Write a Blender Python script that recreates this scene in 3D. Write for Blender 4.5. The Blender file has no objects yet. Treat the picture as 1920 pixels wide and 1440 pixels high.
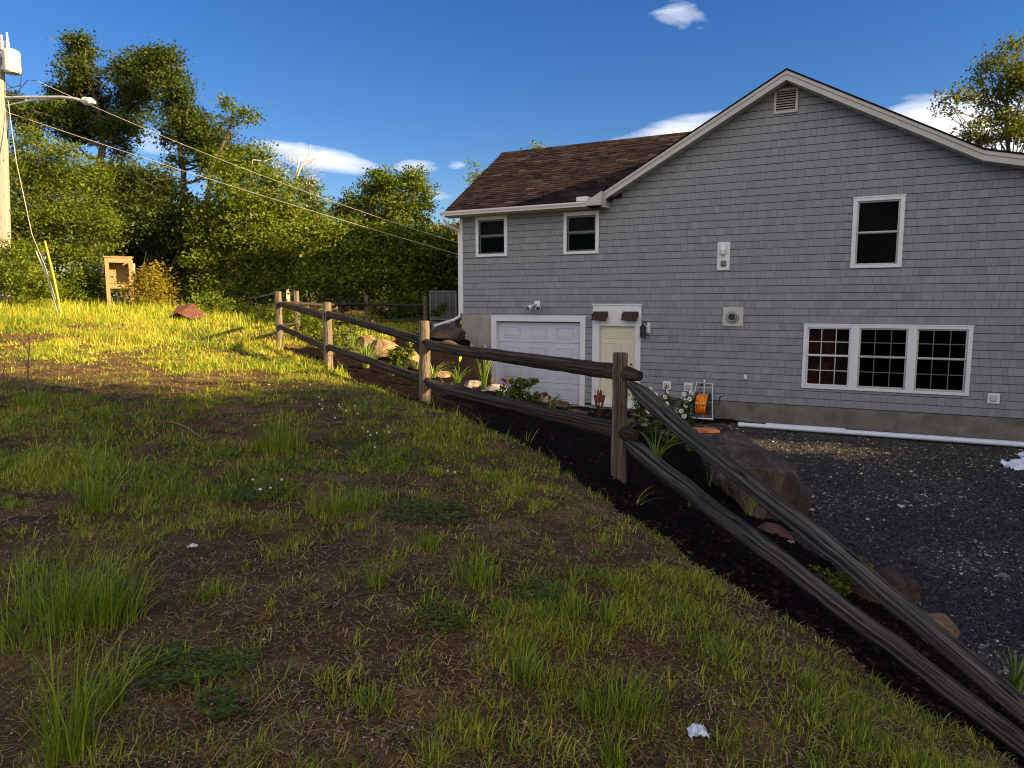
import bpy, math, random
import numpy as np
from mathutils import Vector, Matrix

# ------------------------------------------------------------------ camera, world, sun
scene = bpy.context.scene
col = scene.collection
PITCH = math.radians(6.397)
F = 1318.0
cam_d = bpy.data.cameras.new("camera"); cam = bpy.data.objects.new("camera", cam_d); col.objects.link(cam)
cam_d.sensor_width = 36.0; cam_d.lens = F / 1920 * 36.0; cam_d.clip_start = 0.05; cam_d.clip_end = 2000
cam.location = (0, 0, 0); cam.rotation_euler = (math.pi / 2 - PITCH, 0, 0)
scene.camera = cam
scene.render.engine = 'CYCLES'
scene.cycles.filter_width = 1.1
scene.view_settings.view_transform = 'Standard'; scene.view_settings.look = 'None'
scene.view_settings.exposure = 1.8; scene.view_settings.gamma = 1.0
SUN_EL = math.radians(20.0)
SDX, SDY = 0.928, -0.372            # horizontal direction towards the sun
world = bpy.data.worlds.new("World"); scene.world = world; world.use_nodes = True
wt = world.node_tree; wn = wt.nodes; wn.clear()
def WN(t, **k):
    n = wn.new(t)
    for a, b in k.items(): setattr(n, a, b)
    return n
out = WN('ShaderNodeOutputWorld'); bg = WN('ShaderNodeBackground'); wt.links.new(bg.outputs[0], out.inputs[0])
sky = WN('ShaderNodeTexSky'); sky.sky_type = 'NISHITA'; sky.sun_disc = False
sky.sun_elevation = SUN_EL; sky.sun_rotation = math.atan2(SDX, SDY)
sky.air_density = 1.0; sky.dust_density = 0.1; sky.ozone_density = 3.0
bg.inputs[1].default_value = 0.105
hs = WN('ShaderNodeHueSaturation'); hs.inputs['Saturation'].default_value = 1.32; hs.inputs['Value'].default_value = .41; hs.inputs['Hue'].default_value = .515
wt.links.new(sky.outputs[0], hs.inputs['Color'])
# thin clouds low in the sky: noise kept inside a few elliptical patches of the sky's own directions
tc = WN('ShaderNodeTexCoord'); sep = WN('ShaderNodeSeparateXYZ'); wt.links.new(tc.outputs['Generated'], sep.inputs[0])
def M(op, a, b=None, clamp=False):
    n = WN('ShaderNodeMath', operation=op, use_clamp=clamp)
    for i, v in enumerate((a, b)):
        if v is None: continue
        if isinstance(v, (int, float)): n.inputs[i].default_value = v
        else: wt.links.new(v, n.inputs[i])
    return n.outputs[0]
az = M('ARCTAN2', sep.outputs[0], sep.outputs[1]); el = M('ARCSINE', sep.outputs[2])
comb = WN('ShaderNodeCombineXYZ'); wt.links.new(M('MULTIPLY', az, 1.0), comb.inputs[0]); wt.links.new(M('MULTIPLY', el, 4.0), comb.inputs[1])
nz = WN('ShaderNodeTexNoise'); nz.inputs['Scale'].default_value = 9; nz.inputs['Detail'].default_value = 8; nz.inputs['Roughness'].default_value = 0.62
nz.inputs['Distortion'].default_value = 0.6
wt.links.new(comb.outputs[0], nz.inputs['Vector'])
mask = None
# azimuth, elevation, half width, half height (radians), strength, tilt
CL = [(-0.262, 0.193, 0.105, 0.019, 1.0, -.12), (-0.135, 0.187, 0.045, 0.012, 0.9, 0.03), (-0.125, 0.15, 0.05, 0.010, 0.6, 0.0), (0.20, 0.216, 0.12, 0.030, 1.0, 0.22),
      (0.56, 0.20, 0.16, 0.050, 1.3, -.1), (0.227, 0.362, 0.05, 0.022, 0.62, -0.2), (-0.45, 0.20, 0.05, 0.02, 0.7, 0.0), (-0.08, 0.19, 0.02, 0.008, 0.5, 0), (0.9, 0.2, 0.3, 0.05, 1.3, 0)]
for a0, e0, wa, we, st, tl in CL:
    da = M('SUBTRACT', az, a0); de = M('SUBTRACT', M('SUBTRACT', el, e0), M('MULTIPLY', da, tl))
    q = M('ADD', M('POWER', M('ABSOLUTE', M('DIVIDE', da, wa)), 2.0), M('POWER', M('ABSOLUTE', M('DIVIDE', de, we)), 2.0))
    m = M('MULTIPLY', M('SUBTRACT', 1.0, q, True), st)
    mask = m if mask is None else M('MAXIMUM', mask, m)
cl = M('MULTIPLY', M('SUBTRACT', M('ADD', M('MULTIPLY', mask, 0.62), nz.outputs[0]), 0.66), 2.0, True)
cl = M('MULTIPLY', cl, M('MULTIPLY', mask, 3.0, True), True)
mixc = WN('ShaderNodeMixRGB'); mixc.inputs[2].default_value = (3.1, 3.2, 3.5, 1)
wt.links.new(cl, mixc.inputs[0]); wt.links.new(hs.outputs[0], mixc.inputs[1]); 
# a broad bank of cloud added behind the photographer, unseen, as neutral fill light
az2 = M('ABSOLUTE', M('ARCTAN2', sep.outputs[0], M('MULTIPLY', sep.outputs[1], -1.0)))
fill_bank = M('MULTIPLY', M('SUBTRACT', 1.0, M('ADD', M('POWER', M('DIVIDE', az2, 1.45), 2.0), M('POWER', M('ABSOLUTE', M('DIVIDE', M('SUBTRACT', el, .55), .55)), 2.0)), True), 2.0, True)
fill_bank = M('MULTIPLY', fill_bank, M('MULTIPLY', M('SUBTRACT', nz.outputs[0], .33), 4.0, True), True)
mixb = WN('ShaderNodeMixRGB'); mixb.inputs[2].default_value = (6.9, 6.1, 5.2, 1)
wt.links.new(fill_bank, mixb.inputs[0]); wt.links.new(mixc.outputs[0], mixb.inputs[1]); wt.links.new(mixb.outputs[0], bg.inputs[0])
sun_d = bpy.data.lights.new("sun", 'SUN'); sun = bpy.data.objects.new("sun", sun_d); col.objects.link(sun)
sun_d.energy = 5.0; sun_d.angle = math.radians(0.6); sun_d.color = (1.0, 0.74, 0.40)
sv = Vector((SDX * math.cos(SUN_EL), SDY * math.cos(SUN_EL), math.sin(SUN_EL)))
sun.rotation_euler = sv.to_track_quat('Z', 'Y').to_euler()
sun.location = (30, -15, 20)

# ------------------------------------------------------------------ geometry of the place
rng = np.random.default_rng(7); random.seed(7)
cp, sp = math.cos(PITCH), math.sin(PITCH)
def ray(x, y):
    a = (x - 960) / F; b = (y - 720) / F
    return (a, cp - b * sp, -sp - b * cp)
def P(x, y, Y):
    r = ray(x, y); k = Y / r[1]
    return np.array([r[0] * k, Y, r[2] * k])
class VN:                                     # 2-D value noise
    def __init__(s, seed): s.t = np.random.default_rng(seed).random((256, 256))
    def __call__(s, x, y, f=1.0):
        x = np.asarray(x, float) * f; y = np.asarray(y, float) * f
        xi = np.floor(x).astype(int); yi = np.floor(y).astype(int); u = x - xi; v = y - yi
        u = u * u * (3 - 2 * u); v = v * v * (3 - 2 * v)
        g = lambda i, j: s.t[(i) % 256, (j) % 256]
        return (g(xi, yi) * (1 - u) + g(xi + 1, yi) * u) * (1 - v) + (g(xi, yi + 1) * (1 - u) + g(xi + 1, yi + 1) * u) * v
n1, n2, n3 = VN(1), VN(2), VN(3)
C0 = np.array([-1.460, 20.460]); WD = np.array([0.8902, -0.4555]); IN = np.array([0.4555, 0.8902])
HROT = math.atan2(-0.4555, 0.8902)
def sm(t): t = np.clip(t, 0, 1); return t * t * (3 - 2 * t)
FY = [-30, 0, 3.05, 7.1, 10.2, 12.8, 15.6, 19, 40]; FX = [6, 3.0, 2.2, 1.06, -1.26, -3.34, -5.1, -5.8, -5.8]
CY = [-30, 0, 6, 9.5, 12, 13.5, 14, 15, 20.4, 40]; CX = [8, 3.8, 3.4, 3.2, 2.9, 1.5, .4, -.35, -1.55, -1.55]
CZ = [-2.8, -2.8, -2.75, -2.55, -2.3, -2.03, -1.9, -1.72, -.8, -.75]
LY = [-30, 2.6, 4, 7, 10.2, 12.0, 12.8, 15.6, 16.2, 17, 40]; LX = [0, 0, -.36, -.72, -.74, -.5, -.12, -.25, .2, 60, 60]
def lawn_h(X, Y): return np.minimum(-1.62 - .048 * np.clip(X, -40, 40) + .032 * np.clip(Y, -20, 60), .35 + 0 * X)
def zones(X, Y):
    X = np.asarray(X, float); Y = np.asarray(Y, float)
    xf = np.interp(Y, FY, FX); xe = xf + np.interp(Y, LY, LX) + (n1(X, Y, 2.2) - .5) * .25 + (n3(X, Y, 7) - .5) * .12; xc = np.interp(Y, CY, CX) + (n2(X, Y, 1.7) - .5) * .3
    u = (X - C0[0]) * WD[0] + (Y - C0[1]) * WD[1]; v = (X - C0[0]) * IN[0] + (Y - C0[1]) * IN[1]
    inhouse = (u > .05) & (v > -.05)
    z = np.where(X < xe, 0, np.where(X < xc, 1, 2))
    z = np.where((Y > 16.2) & (Y <= 20.9) & (X > -3.2) & (z == 0), 1, z); z = np.where(Y > 20.9, 0, z); z = np.where(inhouse, 2, z)
    return z, xf, xe, xc, u, v
def height(X, Y, fine=True):
    X = np.asarray(X, float); Y = np.asarray(Y, float)
    z, xf, xe, xc, u, v = zones(X, Y)
    L = lawn_h(X, Y)
    drop = np.interp(Y, [0, 3, 7.1, 10.2, 12.8, 15, 40], [.3, .30, .24, .12, .06, .03, 0])
    L = L - drop * sm((X - (xf - 1.3)) / 1.3) + (n1(X, Y, .35) - .5) * .16 * np.clip(Y / 8, 0, 1)
    zf = lawn_h(xf, Y) - drop - np.interp(Y, [6, 9, 12], [.05, .04, 0])
    zc = np.interp(Y, CY, CZ)
    t = np.clip((X - xf) / np.maximum(xc - xf, .1), 0, 1)
    bed = zf + (zc - zf) * t ** 0.9
    drive = -2.8 + .13 * sm((X - 8) / -9) * sm((Y - 13) / 5)
    s = sm((X - xc) / .55)
    low = np.where(X > xf, bed * (1 - s) + drive * s, L)
    e = sm((X - (xe - .06)) / .12) * sm((xf + .6 - X) / .3)
    edge = -.07 * e * (Y < 16.5)
    H = low + edge
    upper = (u < .02) & (Y > 20.2)
    H = np.where(upper, np.minimum(L, -.74 + .13 * np.maximum(0, -4 - X)), H)
    H = np.where((u >= .02) & (v > -.05), -2.8, H)
    if fine:
        a = np.where(z == 0, .035, np.where(z == 1, .05, .02)) * np.clip(1.2 - Y / 40, .1, 1)
        H = H + (n2(X, Y, 3.1) - .5) * a * 1.2 + (n3(X, Y, 9) - .5) * a * .8
    return H
def G(x, y, lo=1.2, hi=60):                    # where a line of sight meets the ground
    r = ray(x, y); Ys = np.linspace(lo, hi, 3000); k = Ys / r[1]
    d = r[2] * k - height(r[0] * k, Ys)
    i = np.argmax(d < 0)
    Y = Ys[i]; X = r[0] * Y / r[1]
    return np.array([X, Y, float(height(X, Y))])

# ------------------------------------------------------------------ materials
def mat(name): 
    m = bpy.data.materials.new(name); m.use_nodes = True
    nt = m.node_tree; b = nt.nodes['Principled BSDF']
    return m, nt, b
def N(nt, t, **k):
    n = nt.nodes.new(t)
    for a, b in k.items(): setattr(n, a, b)
    return n
def ramp(nt, fac, stops):
    r = N(nt, 'ShaderNodeValToRGB'); e = r.color_ramp.elements
    while len(e) < len(stops): e.new(0.5)
    for i, (p, c) in enumerate(stops): e[i].position = p; e[i].color = (*c, 1)
    nt.links.new(fac, r.inputs[0]); return r.outputs[0]
def noise(nt, scale, detail=5, rough=.6, dist=0, obj=True, vec=None, stretch=None):
    n = N(nt, 'ShaderNodeTexNoise'); n.inputs['Scale'].default_value = scale; n.inputs['Detail'].default_value = detail
    n.inputs['Roughness'].default_value = rough; n.inputs['Distortion'].default_value = dist
    t = N(nt, 'ShaderNodeTexCoord'); src = t.outputs['Object']
    if stretch:
        mp = N(nt, 'ShaderNodeMapping'); mp.inputs['Scale'].default_value = stretch; nt.links.new(src, mp.inputs[0]); src = mp.outputs[0]
    nt.links.new(src, n.inputs['Vector']); return n.outputs[0]
def bump(nt, b, h, strength=.3, dist=.02):
    n = N(nt, 'ShaderNodeBump'); n.inputs['Strength'].default_value = strength; n.inputs['Distance'].default_value = dist
    nt.links.new(h, n.inputs['Height']); nt.links.new(n.outputs[0], b.inputs['Normal'])
def plain(name, c, rough=.6, metal=0, var=.15, scale=6, bmp=0, stretch=None, spec=.5):
    m, nt, b = mat(name)
    f = noise(nt, scale, 6, .65, stretch=stretch)
    c0 = tuple(x * (1 - var) for x in c); c1 = tuple(min(1, x * (1 + var)) for x in c)
    nt.links.new(ramp(nt, f, [(.3, c0), (.7, c1)]), b.inputs['Base Color'])
    b.inputs['Roughness'].default_value = rough; b.inputs['Metallic'].default_value = metal
    b.inputs['Specular IOR Level'].default_value = spec
    if bmp: bump(nt, b, f, bmp, .02)
    return m
def attr(nt, name='var'):
    a = N(nt, 'ShaderNodeAttribute'); a.attribute_name = name; return a.outputs['Fac']
def varmat(name, stops, rough=.6, trans=None, spec=.4, nscale=None, nmix=.3, bmp=0):
    m, nt, b = mat(name)
    f = attr(nt)
    if nscale:
        n = noise(nt, nscale, 4); mx = N(nt, 'ShaderNodeMath', operation='MULTIPLY_ADD'); mx.inputs[1].default_value = nmix
        sb = N(nt, 'ShaderNodeMath', operation='SUBTRACT'); sb.inputs[1].default_value = .5
        nt.links.new(n, sb.inputs[0]); nt.links.new(sb.outputs[0], mx.inputs[0]); nt.links.new(f, mx.inputs[2]); f = mx.outputs[0]
        if bmp: bump(nt, b, n, bmp, .01)
    c = ramp(nt, f, stops); nt.links.new(c, b.inputs['Base Color'])
    b.inputs['Roughness'].default_value = rough; b.inputs['Specular IOR Level'].default_value = spec
    if trans:
        tr = N(nt, 'ShaderNodeBsdfTranslucent'); mx = N(nt, 'ShaderNodeMixShader'); mx.inputs[0].default_value = trans
        hsv = N(nt, 'ShaderNodeHueSaturation'); hsv.inputs['Value'].default_value = 1.5; hsv.inputs['Saturation'].default_value = 1.1
        nt.links.new(c, hsv.inputs['Color']); nt.links.new(hsv.outputs[0], tr.inputs[0])
        o = nt.nodes['Material Output']; nt.links.new(b.outputs[0], mx.inputs[1]); nt.links.new(tr.outputs[0], mx.inputs[2]); nt.links.new(mx.outputs[0], o.inputs[0])
    return m
MT = {}
MT['soil'] = None
m, nt, b = mat('soil')
f = noise(nt, 3.0, 8, .7); g = noise(nt, 45, 4, .7); big = noise(nt, .55, 3, .5)
c1 = ramp(nt, f, [(.3, (.045, .027, .013)), (.5, (.13, .075, .034)), (.68, (.30, .17, .075))])
c2 = ramp(nt, g, [(.35, (.35, .33, .3)), (.7, (1.25, 1.2, 1.1))])
mx = N(nt, 'ShaderNodeMixRGB', blend_type='MULTIPLY'); mx.inputs[0].default_value = .8; nt.links.new(c1, mx.inputs[1]); nt.links.new(c2, mx.inputs[2])
mg = N(nt, 'ShaderNodeMixRGB'); nt.links.new(ramp(nt, big, [(.42, (0, 0, 0)), (.6, (1, 1, 1))]), mg.inputs[0]); nt.links.new(mx.outputs[0], mg.inputs[1]); mg.inputs[2].default_value = (.06, .065, .022, 1)
mh = N(nt, 'ShaderNodeMixRGB'); mh.inputs[0].default_value = .35; nt.links.new(mx.outputs[0], mh.inputs[1]); nt.links.new(mg.outputs[0], mh.inputs[2])
nt.links.new(mh.outputs[0], b.inputs['Base Color']); b.inputs['Roughness'].default_value = .95; b.inputs['Specular IOR Level'].default_value = .15
bump(nt, b, g, .8, .03); MT['soil'] = m
m, nt, b = mat('mulch')
f = noise(nt, 30, 6, .8, 1.5); nt.links.new(ramp(nt, f, [(.35, (.003, .0016, .0013)), (.55, (.009, .004, .003)), (.75, (.03, .012, .008))]), b.inputs['Base Color'])
b.inputs['Roughness'].default_value = .95; b.inputs['Specular IOR Level'].default_value = .1; bump(nt, b, f, 1.0, .06); MT['mulch'] = m
m, nt, b = mat('gravel')
v = N(nt, 'ShaderNodeTexVoronoi'); v.inputs['Scale'].default_value = 42; t = N(nt, 'ShaderNodeTexCoord'); nt.links.new(t.outputs['Object'], v.inputs['Vector'])
sp_ = N(nt, 'ShaderNodeSeparateXYZ'); nt.links.new(v.outputs['Color'], sp_.inputs[0])
nt.links.new(ramp(nt, sp_.outputs[0], [(0, (.006, .005, .0045)), (.6, (.018, .016, .014)), (.85, (.045, .04, .035)), (1, (.12, .105, .09))]), b.inputs['Base Color'])
b.inputs['Roughness'].default_value = .7; bump(nt, b, v.outputs['Distance'], -1.0, .03); MT['gravel'] = m
MT['stones'] = varmat('crushed_stone', [(0, (.008, .007, .006)), (.45, (.026, .023, .020)), (.78, (.075, .067, .06)), (.93, (.26, .22, .18)), (1, (.55, .47, .38))], .55, spec=.5)
MT['siding'] = varmat('painted_shingle', [(0, (.172, .185, .208)), (.5, (.208, .224, .252)), (1, (.243, .26, .29))], .75, nscale=1.3, nmix=.2, spec=.2)
MT['roof'] = varmat('roof_shingle', [(0, (.005, .0035, .0035)), (.35, (.016, .0105, .010)), (.7, (.042, .027, .024)), (1, (.10, .066, .055))], .95, nscale=9, nmix=.35, spec=.1)
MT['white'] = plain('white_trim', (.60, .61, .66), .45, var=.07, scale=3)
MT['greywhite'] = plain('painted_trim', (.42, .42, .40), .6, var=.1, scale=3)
MT['vinyl'] = plain('white_vinyl', (.66, .67, .71), .4, var=.05)
MT['door'] = plain('cream_door', (.58, .55, .44), .5, var=.05, scale=2)
MT['garage'] = plain('garage_panel', (.46, .48, .58), .5, var=.05, scale=2)
MT['concrete'] = plain('concrete', (.13, .125, .115), .9, var=.45, scale=2.2, bmp=.3)
MT['concrete_light'] = plain('light_concrete', (.26, .25, .23), .9, var=.18, scale=2.2, bmp=.25)
MT['black'] = plain('black_metal', (.012, .011, .011), .5, var=.2)
MT['darkmetal'] = plain('grey_metal', (.10, .11, .125), .45, .3, var=.15)
MT['steel'] = plain('brushed_steel', (.35, .35, .35), .4, .8, var=.2)
MT['shake'] = plain('brown_shake', (.035, .018, .015), .9, var=.5, scale=20, stretch=(6, 6, 1))
MT['orange'] = plain('orange_hose', (.85, .25, .01), .45, var=.1)
MT['pvc'] = plain('white_pvc', (.62, .68, .80), .35, var=.06)
MT['plastic'] = plain('plastic_sheet', (.62, .68, .8), .35, var=.1)
MT['yellow'] = plain('yellow_guard', (.5, .33, .03), .5, var=.1)
MT['wire'] = plain('cable', (.42, .38, .3), .6, var=.1)
MT['transformer'] = plain('grey_enamel', (.45, .46, .47), .45, var=.1)
MT['terracotta'] = plain('terracotta', (.20, .07, .04), .8, var=.3, scale=10, bmp=.4)
MT['rust'] = plain('rusty_sheet', (.12, .045, .025), .85, var=.5, scale=8, bmp=.5)
MT['newwood'] = plain('raw_timber', (.27, .17, .075), .75, var=.25, scale=5, stretch=(8, 8, 1), bmp=.2)
MT['polewood'] = plain('pole_timber', (.27, .24, .20), .85, var=.45, scale=6, stretch=(8, 8, .6), bmp=.5)
MT['bark'] = plain('bark', (.09, .07, .055), .95, var=.5, scale=9, stretch=(4, 4, 1), bmp=.8)
MT['palebark'] = plain('pale_bark', (.42, .38, .32), .9, var=.35, scale=7, stretch=(3, 3, 1), bmp=.4)
MT['curtain'] = plain('red_curtain', (.34, .13, .12), .9, var=.4, scale=5)
MT['shade'] = plain('grey_curtain', (.10, .095, .085), .9, var=.3, scale=4, stretch=(6, 1, 1))
MT['interior'] = plain('interior_wall', (.03, .028, .025), .9, var=.1)
MT['twig'] = plain('dry_twig', (.16, .10, .06), .9, var=.3)
MT['pot'] = plain('grey_pot', (.17, .16, .16), .7, var=.2)
def weathered(name, c0, c1, c2):
    m, nt, b = mat(name)
    a = attr(nt)   # distance along the grain is in uv-free object space, so stretch a noise on the 'grain' attribute
    g = N(nt, 'ShaderNodeAttribute'); g.attribute_name = 'grain'
    n = N(nt, 'ShaderNodeTexNoise'); n.inputs['Scale'].default_value = 1; n.inputs['Detail'].default_value = 7; n.inputs['Roughness'].default_value = .7
    nt.links.new(g.outputs['Vector'], n.inputs['Vector'])
    f = N(nt, 'ShaderNodeTexNoise'); f.inputs['Scale'].default_value = .35; f.inputs['Detail'].default_value = 3; nt.links.new(g.outputs['Vector'], f.inputs['Vector']); f = f.outputs[0]
    ad = N(nt, 'ShaderNodeMath', operation='MULTIPLY_ADD'); ad.inputs[1].default_value = .6; nt.links.new(f, ad.inputs[0])
    ml = N(nt, 'ShaderNodeMath', operation='MULTIPLY'); ml.inputs[1].default_value = .5; nt.links.new(n.outputs[0], ml.inputs[0]); nt.links.new(ml.outputs[0], ad.inputs[2])
    mp_ = N(nt, 'ShaderNodeMapping'); mp_.inputs['Scale'].default_value = (.55, .55, .5); nt.links.new(g.outputs['Vector'], mp_.inputs[0])
    ck = N(nt, 'ShaderNodeTexNoise'); ck.inputs['Scale'].default_value = 1; ck.inputs['Detail'].default_value = 4; ck.inputs['Distortion'].default_value = .4; nt.links.new(mp_.outputs[0], ck.inputs['Vector'])
    vk = N(nt, 'ShaderNodeTexVoronoi'); vk.inputs['Scale'].default_value = 1; mk = N(nt, 'ShaderNodeMapping'); mk.inputs['Scale'].default_value = (.12, .12, 1.1); nt.links.new(g.outputs['Vector'], mk.inputs[0]); nt.links.new(mk.outputs[0], vk.inputs['Vector'])
    crack = ramp(nt, ck.outputs[0], [(.475, (1, 1, 1)), (.495, (.08, .07, .06)), (.512, (.08, .07, .06)), (.53, (1, 1, 1))]); knot = ramp(nt, vk.outputs['Distance'], [(.09, (.12, .09, .07)), (.17, (1, 1, 1))])
    m1 = N(nt, 'ShaderNodeMixRGB', blend_type='MULTIPLY'); m1.inputs[0].default_value = 1; nt.links.new(ramp(nt, ad.outputs[0], [(.38, c0), (.50, c1), (.66, c2)]), m1.inputs[1]); nt.links.new(crack, m1.inputs[2])
    m2 = N(nt, 'ShaderNodeMixRGB', blend_type='MULTIPLY'); m2.inputs[0].default_value = 1; nt.links.new(m1.outputs[0], m2.inputs[1]); nt.links.new(knot, m2.inputs[2]); nt.links.new(m2.outputs[0], b.inputs['Base Color'])
    b.inputs['Roughness'].default_value = .85; b.inputs['Specular IOR Level'].default_value = .25
    bump(nt, b, n.outputs[0], .9, .02); return m
MT['rail'] = weathered('weathered_rail', (.008, .006, .004), (.028, .020, .014), (.10, .078, .058))
MT['rail_grey'] = weathered('silvered_rail', (.010, .008, .006), (.048, .040, .031), (.19, .165, .135))
MT['post'] = weathered('weathered_post', (.03, .024, .018), (.12, .095, .07), (.25, .20, .145))
def rockmat(name, c0, c1, c2, sc=3):
    m, nt, b = mat(name)
    f = noise(nt, sc, 8, .7, .6); v = N(nt, 'ShaderNodeTexVoronoi'); v.feature = 'DISTANCE_TO_EDGE'; v.inputs['Scale'].default_value = sc * .55
    t = N(nt, 'ShaderNodeTexCoord'); nzz = N(nt, 'ShaderNodeMixRGB'); nzz.inputs[0].default_value = .25
    nn = N(nt, 'ShaderNodeTexNoise'); nn.inputs['Scale'].default_value = sc; nt.links.new(t.outputs['Object'], nn.inputs['Vector'])
    nt.links.new(t.outputs['Object'], nzz.inputs[1]); nt.links.new(nn.outputs['Color'], nzz.inputs[2]); nt.links.new(nzz.outputs[0], v.inputs['Vector'])
    base = ramp(nt, f, [(.32, c0), (.5, c1), (.7, c2)])
    mx = N(nt, 'ShaderNodeMixRGB'); nt.links.new(ramp(nt, v.outputs[0], [(.0, (.32, .32, .32)), (.010, (0, 0, 0))]), mx.inputs[0]); nt.links.new(base, mx.inputs[1]); mx.inputs[2].default_value = (*[min(1, x * 1.7) for x in c2], 1)
    nt.links.new(mx.outputs[0], b.inputs['Base Color']); b.inputs['Roughness'].default_value = .85; b.inputs['Specular IOR Level'].default_value = .3
    fine_ = noise(nt, 22, 8, .75); sm_ = N(nt, 'ShaderNodeMath', operation='MULTIPLY_ADD'); sm_.inputs[1].default_value = .45; nt.links.new(fine_, sm_.inputs[0]); nt.links.new(f, sm_.inputs[2]); bump(nt, b, sm_.outputs[0], 1.0, .05); return m
MT['rock_grey'] = rockmat('grey_brown_rock', (.02, .016, .012), (.075, .058, .045), (.19, .155, .125))
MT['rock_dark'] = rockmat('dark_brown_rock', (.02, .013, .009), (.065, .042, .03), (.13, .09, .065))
MT['rock_tan'] = rockmat('tan_rock', (.11, .065, .03), (.27, .17, .085), (.42, .30, .18))
MT['rock_red'] = rockmat('red_rock', (.05, .022, .016), (.13, .06, .045), (.24, .14, .105))
MT['rock_white'] = rockmat('pale_rock', (.14, .12, .10), (.27, .245, .21), (.42, .39, .34))
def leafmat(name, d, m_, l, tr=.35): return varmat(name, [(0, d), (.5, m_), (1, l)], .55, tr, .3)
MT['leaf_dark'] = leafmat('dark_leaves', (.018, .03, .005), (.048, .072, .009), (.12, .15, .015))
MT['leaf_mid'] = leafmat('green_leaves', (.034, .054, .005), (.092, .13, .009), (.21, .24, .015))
MT['leaf_lit'] = leafmat('bright_leaves', (.04, .064, .006), (.105, .142, .01), (.23, .26, .018))  # brighter leaf green; on the maples it puts sunlight into the colour
MT['leaf_yellow'] = leafmat('yellow_green_leaves', (.12, .11, .012), (.23, .19, .018), (.32, .24, .03))
MT['leaf_tree_right'] = leafmat('olive_leaves', (.05, .065, .012), (.10, .12, .016), (.20, .20, .025))
MT['grass'] = varmat('grass_blades', [(0, (.05, .08, .008)), (.3, (.15, .21, .014)), (.6, (.30, .37, .024)), (.82, (.44, .38, .03)), (1, (.60, .40, .10))], .5, .3, .3)
MT['straw'] = varmat('dry_straw', [(0, (.10, .06, .025)), (.5, (.29, .185, .08)), (1, (.60, .43, .22))], .8, spec=.2)
MT['lily'] = varmat('strap_leaves', [(0, (.05, .09, .012)), (.5, (.11, .19, .02)), (1, (.24, .32, .05))], .45, .3, .4)
MT['petal_white'] = plain('white_petals', (.62, .62, .6), .6, var=.03)
MT['petal_red'] = plain('red_petals', (.11, .012, .008), .6, var=.3)
MT['petal_orange'] = plain('orange_petals', (.19, .05, .012), .6, var=.3)
MT['petal_purple'] = plain('purple_petals', (.05, .03, .14), .6, var=.2)
MT['petal_yellow'] = plain('yellow_centre', (.7, .45, .03), .6, var=.1)
m, nt, b = mat('window_glass')
gl = N(nt, 'ShaderNodeBsdfGlossy'); gl.inputs['Roughness'].default_value = .03; gl.inputs[0].default_value = (.8, .8, .8, 1)
tr = N(nt, 'ShaderNodeBsdfTransparent'); tr.inputs[0].default_value = (.55, .55, .55, 1); fr = N(nt, 'ShaderNodeFresnel'); fr.inputs[0].default_value = 1.12
mx = N(nt, 'ShaderNodeMixShader'); nt.links.new(fr.outputs[0], mx.inputs[0]); nt.links.new(tr.outputs[0], mx.inputs[1]); nt.links.new(gl.outputs[0], mx.inputs[2])
nt.links.new(mx.outputs[0], nt.nodes['Material Output'].inputs[0]); MT['glass'] = m

# ------------------------------------------------------------------ mesh helpers
def tag(o, label=None, cat=None, group=None, kind=None):
    if label: o['label'] = label
    if cat: o['category'] = cat
    if group: o['group'] = group
    if kind: o['kind'] = kind
    return o
def empty(name, loc, label, cat, group=None, rz=0):
    o = bpy.data.objects.new(name, None); col.objects.link(o); o.location = tuple(float(x) for x in loc); o.rotation_euler.z = rz
    o.empty_display_size = .2
    return tag(o, label, cat, group)
def np_mesh(name, V, quads=None, tris=None, m=None, var=None, parent=None, loc=None, smooth=False, grain=None):
    V = np.asarray(V, np.float32)
    if loc is not None: V = V - np.asarray(loc, np.float32)
    me = bpy.data.meshes.new(name)
    q = np.zeros((0, 4), np.int32) if quads is None or len(quads) == 0 else np.asarray(quads, np.int32)
    t = np.zeros((0, 3), np.int32) if tris is None or len(tris) == 0 else np.asarray(tris, np.int32)
    me.vertices.add(len(V)); me.vertices.foreach_set('co', V.ravel())
    L = np.concatenate([q.ravel(), t.ravel()]); me.loops.add(len(L)); me.loops.foreach_set('vertex_index', L)
    st = np.concatenate([np.arange(len(q)) * 4, len(q) * 4 + np.arange(len(t)) * 3]).astype(np.int32)
    me.polygons.add(len(st)); me.polygons.foreach_set('loop_start', st)
    me.update(calc_edges=True)
    me.polygons.foreach_set('use_smooth', np.full(len(st), smooth))
    if var is not None:
        a = me.attributes.new('var', 'FLOAT', 'POINT'); a.data.foreach_set('value', np.asarray(var, np.float32))
    if grain is not None:
        a = me.attributes.new('grain', 'FLOAT_VECTOR', 'POINT'); a.data.foreach_set('vector', np.asarray(grain, np.float32).ravel())
    if m is not None: me.materials.append(m)
    me.validate()
    o = bpy.data.objects.new(name, me); col.objects.link(o)
    if parent is not None: o.parent = parent
    elif loc is not None: o.location = tuple(float(x) for x in loc)
    return o
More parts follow.
